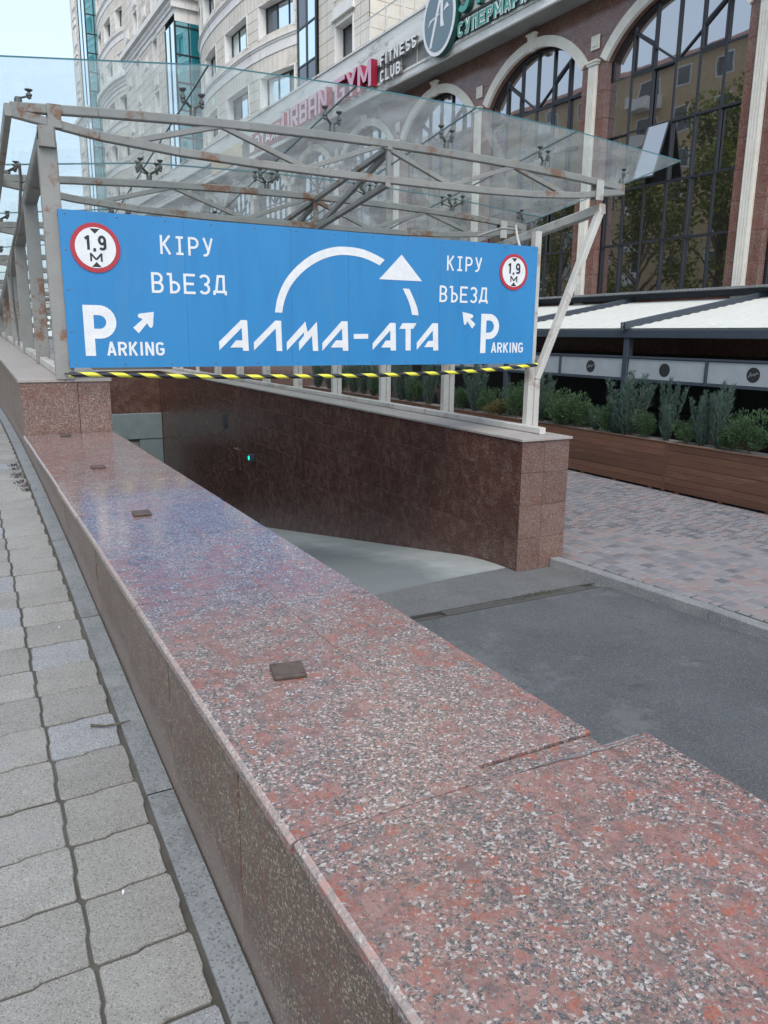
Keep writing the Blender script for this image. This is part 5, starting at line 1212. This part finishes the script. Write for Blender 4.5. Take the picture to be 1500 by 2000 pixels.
# continuous glass strips
def strip_glass(s0, s1, z0, z1, dproj, mat_l, mull_n=2, step=1.72, name='glass_strip'):
    d = depth((s0 + s1) / 2) - dproj; g = MB(); z = z0
    for k in range(mull_n + 1): s = s0 + (s1 - s0) * k / mull_n; g.box((-s - .04, d - .05, z0), (-s + .04, d + .03, z1))
    while z < z1: g.box((-s1 + .041, d - .04, z - .04), (-s0 - .041, d + .02, z + .04)); z += step
    w = bp(name, g, MT['frame']); z = z0; r = random.Random(int(s0))
    while z < z1 - .1:
        for k in range(mull_n):
            a, b = s0 + (s1 - s0) * k / mull_n, s0 + (s1 - s0) * (k + 1) / mull_n; q = MB(); q.quad((-b, d, z), (-a, d, z), (-a, d, z + step), (-b, d, z + step)); bp('pane', q, mat_l[r.randrange(len(mat_l))], w)
        z += step
    return w
strip_glass(38.1, 40.2, 11.42, 34, .12, [WB, WB, WB, WK])
bay(40.3, 56.4, [(40.7, 43.75), (45.2, 48.5), (50.3, 53.0), (54.2, 55.6, (.5,))], 0, 6)
# projecting block with teal corner glass
zc = LEV[3]
def teal_corner(s, d0, d1, z0, z1, wfront):
    g = MB(); z = z0
    for dd in (d0, (d0 + d1) / 2, d1): g.box((-s - .03, dd - .05, z0), (-s + .05, dd + .05, z1))
    while z <= z1 + .01: g.box((-s - .02, d0 + .051, z - .05), (-s + .04, d1 - .051, z + .05)); z += (z1 - z0) / 2 if z1 - z0 < 4 else 3.44 / 2
    w = bp('corner_glass', g, MT['frame']); n = max(2, round((z1 - z0) / 1.72))
    for k in range(n):
        za_, zb_ = z0 + (z1 - z0) * k / n, z0 + (z1 - z0) * (k + 1) / n
        q = MB(); q.quad((-s, d0, za_), (-s, d1, za_), (-s, d1, zb_), (-s, d0, zb_)); bp('pane', q, MT['winteal'], w)
        q = MB(); q.quad((-s - wfront, d0 - .02, za_), (-s, d0 - .02, za_), (-s, d0 - .02, zb_), (-s - wfront, d0 - .02, zb_)); bp('pane', q, WB, w)
    g = MB()
    for t in (.0, .5, 1): g.box((-s - wfront * t - .04, d0 - .07, z0), (-s - wfront * t + .04, d0 - .021, z1))
    bp('mullion', g, MT['frame'], w)
dB = T0 - 1.35
for (z0, z1) in ((11.42, 20.3), (21.95, 42)):
    teal_corner(57.38, dB, T0 + .5, z0, z1, 2.3)
g = MB(); g.box((-57.4 - .02, dB, 20.32), (-57.37, T0 + .5, 21.3)); bp('stone_band', g, MT['stonew'])
for li in range(0, 8):
    L = LEV[li]
    g = MB(); z0, z1 = L + .4, L + 2.2; ws = [(61.9, 63.1), (67.2, 68.4)]; ed = [59.7, 61.9, 63.1, 67.2, 68.4, 72]
    for a, b in zip(ed[0::2], ed[1::2]): wallpiece(g, a, b, L - .3, L + 3.14, 0, cell=(.8, .57))
    for a, b in ws: wallpiece(g, a, b, L - .3, z0, 0, cell=(.6, .6)); wallpiece(g, a, b, z1, L + 3.14, 0, cell=(.6, .6)); towerwin(a, b, z0, z1, (.5,), [WK, WB], .38)
    bp('stone_cladding', g, ST, kind='stuff')
    for a, b in ws + [(64.6, 65.7), (70, 71.1)]:
        q = MB(); zz = L + 2.45 if (a, b) in ws else L + .9
        for (e, pz, t) in ((0, .05, 0), (.12, .09, 1)): q.box((-b + e, dB - pz, zz + e), (-a - e, dB - .002 - (.05 * t), zz + .75 - e))
        bp('relief_panel', q, MT['stonew'])
strip_glass(72.1, 74.3, 11.42, 42, .1, [WB, WB, WK])
bay(74.5, 88.0, [(75.0, 77.4), (78.8, 81.2), (82.6, 84.6), (86, 87.2, (.5,))], 0, 8)
teal_corner(88.38, T0 - 1.1, T0 + .5, 11.42, 42, 3.4)
g = MB(); wallpiece(g, 92.05, 96, 11.3, 42, 0, cell=(.8, .57)); bp('stone_cladding', g, ST, kind='stuff')
for li in range(0, 8):
    L = LEV[li]; q = MB(); q.box((-94.9, T0 - 1.16, L + .3), (-93.4, T0 - 1.102, L + 1.9)); q.box((-94.9, T0 - 1.2, L + 2.1), (-93.4, T0 - 1.102, L + 2.6)); q.box((-94.9, T0 - 1.2, L + 2.8), (-93.4, T0 - 1.102, L + 3.1)); bp('relief_panel', q, MT['stonew'])
# big cornice over the second level group
corn = [(.0, -1.15), (-.05, -1.15), (-.05, -.85), (-.14, -.8), (-.14, -.62), (-.24, -.5), (-.24, -.34), (-.46, -.24), (-.46, .12), (-.30, .3), (0, .34)]
for a, b, n in ((57.4, 71.98, 8), (71.98, 74.5, 2), (74.5, 88, 20), (88.4, 92, 2), (92, 96.2, 3)): moulding('cornice', a, b, [(o, z + zc + .0) for o, z in corn], MT['stonew'], n)
g = MB(); g.box((-57.4, dB - .46, zc - .24), (-56.95, T0 + .5, zc + .3)); g.box((-57.4, dB - .24, zc - .8), (-57.15, T0 + .5, zc - .241)); bp('cornice_return', g, MT['stonew'])
g = MB(); g.box((-96, -.58, 11.3), (-96.02, 14, 42)); bp('tower_end_wall', g, MT['stone'])
bp('tower_mass', MB().box((-95.98, 1.3, 11.3), (-33.05, 14, 42)), MT['stonejoint'])

# ================================================================== BUILDING SIGNS (each on its own frame on the fascia)
def fsign(name, label, s, z, d=0.0):
    X0 = 17.5; o = bpy.data.objects.new(name, None); COL.objects.link(o); n = math.hypot(1, .03)
    # local u = -s along the facade, depth d
    base = Vector((X0, 0, 3)) + Vector((.03, -1, 0)) / n * (-s) + Vector((1, .03, 0)) / n * d
    o.location = base + Vector((0, 0, z)); o.rotation_euler = (0, 0, BR); WL[o] = Vector((0, 0, 0)); return tag(o, label, 'sign')
def ftext(parent, txt, x0, z0, w, h, depth, mf, ms, t=.16, gap=.2, name='lettering', d0=0.0):
    g = text_mb(txt, w, h, depth, t, gap); g.v = [(x + x0, y - d0, z + z0) for x, y, z in g.v]; return bp(name, g, [mf, ms], parent)
def poly_letters(parent, name, glyphs, x0, z0, w, h, gap, depth, mf, ms):
    """block letters from polygons in a 0..1 box; one object per letter"""
    x = x0
    for gw, polys in glyphs:
        g = MB()
        for q, P in enumerate(polys):
            P = [(x + a * gw * w, z0 + b * h) for a, b in P]
            ar = sum(P[i][0] * P[(i + 1) % len(P)][1] - P[(i + 1) % len(P)][0] * P[i][1] for i in range(len(P)))
            if ar < 0: P = P[::-1]
            g.prism(P, 0, depth + q * .001, mi=0, side=1, plane='XZ'); g.mi[-len(P) - 1] = 1
        if g.v: bp(name, g, [mf, ms], parent)
        x += gw * w + gap
t = .26
def bars(*r): return [[(a, b), (c, b), (c, d), (a, d)] for a, b, c, d in r]
GL = {'U': (1, bars((0, 0, t, 1), (1 - t, 0, 1, 1), (t, 0, 1 - t, .2))), 'R': (1, bars((0, 0, t, 1), (t, .8, 1, 1), (1 - t, .42, 1, .8), (t, .38, 1, .52)) + [[(.42, .38), (.72, .38), (1, 0), (.7, 0)]]),
      'B': (1, bars((0, 0, t, 1), (t, .82, .92, 1), (t, .42, .92, .58), (t, 0, .92, .18), (1 - t, .1, 1, .46), (1 - t, .54, 1, .9))), 'A': (1, bars((0, 0, t, 1), (1 - t, 0, 1, 1), (t, .82, 1 - t, 1), (t, .34, 1 - t, .5))),
      'N': (1, bars((0, 0, t, 1), (1 - t, 0, 1, 1)) + [[(0, 1), (.3, 1), (1, 0), (.7, 0)]]), 'G': (1.05, bars((0, 0, t, 1), (t, .82, 1, 1), (t, 0, 1, .18), (1 - t, .18, 1, .5), (.5, .38, 1, .52))),
      'Y': (1.05, [[(0, 1), (.28, 1), (.64, .45), (.38, .45)], [(.72, 1), (1, 1), (.64, .4), (.4, .5)], [(.37, 0), (.63, 0), (.63, .5), (.37, .5)]]), 'M': (1.25, bars((0, 0, .2, 1), (.8, 0, 1, 1)) + [[(0, 1), (.22, 1), (.6, .25), (.42, .25)], [(1, 1), (.78, 1), (.42, .25), (.6, .25)]])}
ug = fsign('gym_sign', 'pink block letter gym sign with crimson sides on the building fascia', 38.7, 9.62, FX - .05)
poly_letters(ug, 'letter', [GL[c] for c in 'URBAN'], 0, 0, .86, .92, .16, .28, MT['pink'], MT['crimson'])
poly_letters(ug, 'letter', [GL[c] for c in 'GYM'], 5.72, .0, .90, .95, .09, .28, MT['pink'], MT['crimson'])
g = MB()
for z in (.15, .7): g.bar((0, .08, z), (9, .08, z), .03, .03)
bp('mounting_rail', g, MT['metalw'], ug)
fc = fsign('fitness_sign', 'white raised letters reading fitness club beside the pink gym letters', 29.35, 9.60, FX - .05)
ftext(fc, 'FITNESS', 0, .58, 2.6, .42, .12, MT['white'], MT['soffit'], .19, .34); ftext(fc, 'CLUB', 0, 0, 1.5, .42, .12, MT['white'], MT['soffit'], .19, .34)
g = MB()
for x in (.15, 1.3, 2.4): g.bar((x, .07, -.2), (x, .07, 1.1), .03, .03, up=(0, 1, 0))
g.bar((-.1, .07, -.2), (5.2, .07, -.2), .04, .04); bp('mounting_frame', g, MT['metalw'], fc)
lg = fsign('supermarket_logo', 'oval slate green supermarket logo with white rim and slanted letter A', 25.1, 10.53, FX - .1)
g = MB(); n = 48
def oval(rx, rz): return [(rx * math.cos(2 * math.pi * k / n), rz * math.sin(2 * math.pi * k / n)) for k in range(n)]
g.prism(oval(.99, 1.13), 0, .2, plane='XZ'); bp('logo_body', g, MT['tealdark'], lg)
g = MB(); g.prism(oval(.985, 1.125), .2005, .215, plane='XZ'); bp('logo_rim', g, MT['white'], lg)
g = MB(); g.prism(oval(.86, 1.0), .2155, .222, plane='XZ'); bp('logo_face', g, MT['slate'], lg)
g = MB()
for q, P in enumerate([[(-.52, -.78), (-.40, -.80), (.20, .72), (.24, .92), (.14, .90)], [(.14, .92), (.26, .90), (.26, .0), (.34, -.30), (.14, -.28), (.12, .5)], [(-.62, -.12), (-.42, .02), (.62, .22), (.50, .36), (.30, .16), (-.50, .08)]]):
    ar = sum(P[i][0] * P[(i + 1) % len(P)][1] - P[(i + 1) % len(P)][0] * P[i][1] for i in range(len(P))); P = P if ar > 0 else P[::-1]
    g.prism(P, .2225, .232 + q * .001, plane='XZ')
bp('logo_letter', g, MT['white'], lg)
g = MB(); g.lathe((.82, 0, .98), [(.12, .18), (.12, .25)], 20, 'Y'); bp('registered_mark', g, MT['white'], lg); ftext(lg, 'R', .785, .92, .07, .12, .01, MT['slate'], MT['slate'], .2, .1, d0=.2505, name='registered_mark')
sm = fsign('supermarket_sign', 'green supermarket lettering right of the oval logo, cut by the top of the photo', 24.15, 9.72, FX - .06)
for k, ch in enumerate('STO'): ftext(sm, ch, .1 + .80 * k, .62, .62, .92, .2, MT['teal'], MT['tealdark'], .2, name='letter')
ftext(sm, 'СУПЕРМАРКЕТ', -.03, -.03, 4.36, .46, .10, MT['white'], MT['tealdark'], .30, .1); ftext(sm, 'СУПЕРМАРКЕТ', 0, .0, 4.3, .40, .008, MT['teal'], MT['teal'], .15, .22, d0=.1105)
g = MB(); g.box((-.05, .06, .45), (4.4, .1, .52)); g.box((-.05, .06, -.12), (4.4, .1, -.06)); bp('mounting_rail', g, MT['metalw'], sm)
et = fsign('agency_sign', 'dark red sign panel with white arrow and Cyrillic word, seen through the canopy glass', 45.0, 9.62, FX - .05)
bp('panel', MB().box((.9, 0, -.05), (6.1, .06, .92), bevel=.01), MT['crimson'], et); bp('panel', MB().box((0, 0, -.05), (.89, .06, .92), bevel=.01), MT['black'], et); ftext(et, 'ЭТАЖИ', 2.1, .12, 3.8, .6, .06, MT['white'], MT['crimson'], .2, .2)
g = MB(); g.prism([(1.15, .05), (1.75, .05), (1.75, .4), (1.45, .88), (1.15, .4)], .0, .03, plane='XZ'); bp('arrow', g, MT['white'], et)
yl_ = fsign('sand_sign', 'pale sand coloured sign panel left of the dark red one on the fascia', 50.6, 9.62, FX - .05)
bp('panel', MB().box((0, 0, -.05), (5.4, .06, .95), bevel=.01), MT['sand'], yl_)

# ================================================================== TREES AND THE HOUSE ACROSS THE STREET (they mirror in the arched windows)
def tree_mesh(seed, h, cr, n):
    rr = random.Random(seed); g = MB(); f = MB(); cl = []
    for k in range(34):
        a = rr.uniform(0, 6.28); q = rr.random() ** .5 * cr; z = h * rr.uniform(.28, .96); q *= (1 - .75 * max(0, (z / h - .55) / .45)); cl.append((q * math.cos(a), q * math.sin(a), z, rr.uniform(.5, 1.2) * cr * .34))
    f.tube([(0, 0, -.3), (.05, 0, h * .3), (0, .1, h * .6), (0, 0, h * .9)], [.22, .17, .1, .03], 8)
    for cx, cy, cz, r in cl: f.tube([(0, 0, cz * .6), (cx * .5, cy * .5, cz * .85), (cx, cy, cz)], [.06, .04, .015], 5)
    for j in range(n):
        cx, cy, cz, r = rr.choice(cl); v = Vector((rr.gauss(0, 1), rr.gauss(0, 1), rr.gauss(0, 1))).normalized() * (rr.random() ** .4 * r); p = Vector((cx, cy, cz)) + v
        d = Vector((rr.gauss(0, 1), rr.gauss(0, 1), rr.gauss(0, 1) - .3)).normalized(); s = d.cross(Vector((rr.gauss(0, 1), rr.gauss(0, 1), rr.gauss(0, 1)))).normalized(); L = rr.uniform(.12, .24); w = L * .42
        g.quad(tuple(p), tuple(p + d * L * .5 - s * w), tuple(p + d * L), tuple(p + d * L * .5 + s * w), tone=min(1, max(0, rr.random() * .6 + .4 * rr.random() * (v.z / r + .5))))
    return g.mesh('crown', MT['tree']), f.mesh('trunk', MT['bark'])
TM = [tree_mesh(1, 12, 3.4, 6500), tree_mesh(2, 10, 3.0, 5500)]
TR = [(-9, 21, 0, 1.3), (-9.5, 27, 1, 1.6), (-9, 33, 0, 1.35), (-10, 40, 1, 1.35), (-9, 47, 0, 1.0), (-9, 56, 1, 1.0), (-7, 100, 0, .8), (-1.5, 112, 1, .9), (3, 118, 0, .85), (-10, 8, 0, 1.0), (-10, -4, 1, 1.1)]
LB = ['street tree mirrored at the right edge of the largest arched window', 'bushy street tree mirrored in the middle of the largest arched window', 'tall street tree whose mirrored top rises into the sky of the largest window', 'street tree mirrored low in the second arched window', 'street tree mirrored beside the opposite house', 'street tree across the road beyond the canopy',
      'pale green tree far down the street, leftmost', 'far tree seen through the canopy glass at the left', 'far tree at the foot of the tower, behind the left posts', 'street tree across the road beside the camera', 'street tree across the road behind the camera']
for (x, y, k, s_), lb in zip(TR, LB):
    o = empty('street_tree', (x, y, walk_z(y) - .2), lb, 'tree', 'trees along the street', rnd.uniform(0, 6.28)); o.scale = (s_, s_, s_)
    for m_, n_ in zip(TM[k], ('crown', 'trunk')): c = bpy.data.objects.new(n_, m_); COL.objects.link(c); c.parent = o
hs_ = empty('apartment_house', (-28, 58, 1.5), 'ochre apartment house across the street, mirrored in the arched windows', 'building')
obj('wall', MB().box((-36, 38, 1), (-24, 96, 26)), MT['render'], hs_)
g = MB(); g.prism([(0, 0), (1, 0), (1, 1), (0, 1)], 0, .01); g = MB(); g.quad((-36.5, 37.5, 26), (-23.5, 37.5, 26), (-30, 37.5, 29)); g.quad((-23.5, 37.5, 26), (-23.5, 96.5, 26), (-30, 96.5, 29), (-30, 37.5, 29)); g.quad((-36.5, 96.5, 26), (-36.5, 37.5, 26), (-30, 37.5, 29), (-30, 96.5, 29)); obj('roof', g, MT['roofred'], hs_)
for fl in range(8):
    for k in range(14):
        y = 40 + 4 * k; z = 2.6 + 3 * fl; w = obj('window', MB().box((-24.03, y, z), (-23.97, y + 1.5, z + 1.6)), MT['white'], hs_, at=(-24, y, z)); obj('pane', MB().box((-23.969, y + .1, z + .1), (-23.96, y + 1.4, z + 1.5)), MT['windark'], w, at=(-24, y, z))
        if k % 3 == 0: obj('balcony', MB().box((-23.95, y - .3, z - .9), (-22.8, y + 1.9, z + .1)), MT['stonew'], hs_)
ht = empty('apartment_tower', (-50, 127, 1), 'tall grey apartment block behind the street trees, mirrored in the podium windows', 'building')
obj('wall', MB().box((-60, 104, 1), (-40, 150, 34)), MT['stonew'], ht)
for fl in range(10):
    for k in range(10): y = 106 + 4.2 * k; z = 2.6 + 3 * fl; obj('window', MB().box((-40.02, y, z), (-39.95, y + 2, z + 1.5)), MT['windark'], ht)

# ================================================================== SMALL THINGS ON THE PAVING
g = MB(); g.tube([(.315, 2.915, walk_z(2.9) + .012), (.36, 2.89, walk_z(2.9) + .010), (.41, 2.875, walk_z(2.9) + .014), (.455, 2.88, walk_z(2.9) + .016)], [.006, .004, .004, .002], 6)
tag(obj('twig', g, MT['bark'], at=(.38, 2.89, walk_z(2.89))), 'thin dry twig lying across the edge of the paving tiles', 'twig')
g = MB()
for cy in (7.62, 7.45, 7.2, 7.1, 6.9, 6.75, 6.6):
    for k in range(46):
        x = .385 + rnd.gauss(0, .018) - .06 * (cy > 6.8) * rnd.random(); y = cy + rnd.gauss(0, .03); z = walk_z(y); a = rnd.uniform(0, 6.28); L = rnd.uniform(.015, .035)
        g.quad((x, y, z), (x + L * .4 * math.cos(a), y + L * .4 * math.sin(a), z + .004), (x + L * math.cos(a + .5), y + L * math.sin(a + .5), z + rnd.uniform(.005, .03)), tone=rnd.random() * .4)
tag(obj('joint_weeds', g, MT['brownshrub']), 'dark weedy tufts in the joint beside the edging strip', 'weeds', kind='stuff')
for k, (x, y, lb) in enumerate([(.268, 2.02, 'small white feather shaped petal on a paving tile near the bottom'), (.31, 3.86, 'tiny white petal on a grey tile beside the strip')]):
    g = MB(); z = walk_z(y) + .004; g.quad((-.003, -.012, 0), (.004, -.002, .002), (.002, .013, .001), (-.004, .002, .002)); o = put('petal', g.mesh('petal', MT['white']), None, (x, y, z)); tag(o, lb, 'petal')
g = MB(); g.tube([(1.62, 4.0, 2.0), (1.66, 4.02, 2.0)], .004); 

g = MB()
for k in range(240):
    y = rnd.uniform(2.5, 7.4) if k % 2 else rnd.uniform(3, 6.7); x = kx(y) - abs(rnd.gauss(0, .06)) - .01 if k % 2 else rnd.uniform(2.2, 6.5); a = rnd.uniform(0, 6.28); L = rnd.uniform(.006, .018)
    g.quad((x, y, .004), (x + L * math.cos(a), y + L * math.sin(a), .006), (x + L * math.cos(a + 1), y + L * math.sin(a + 1), .010), tone=rnd.random())
tag(obj('road_litter', g, MT['dry']), 'tiny dry leaf bits and grit on the asphalt, thickest along the kerb', 'litter', kind='stuff')
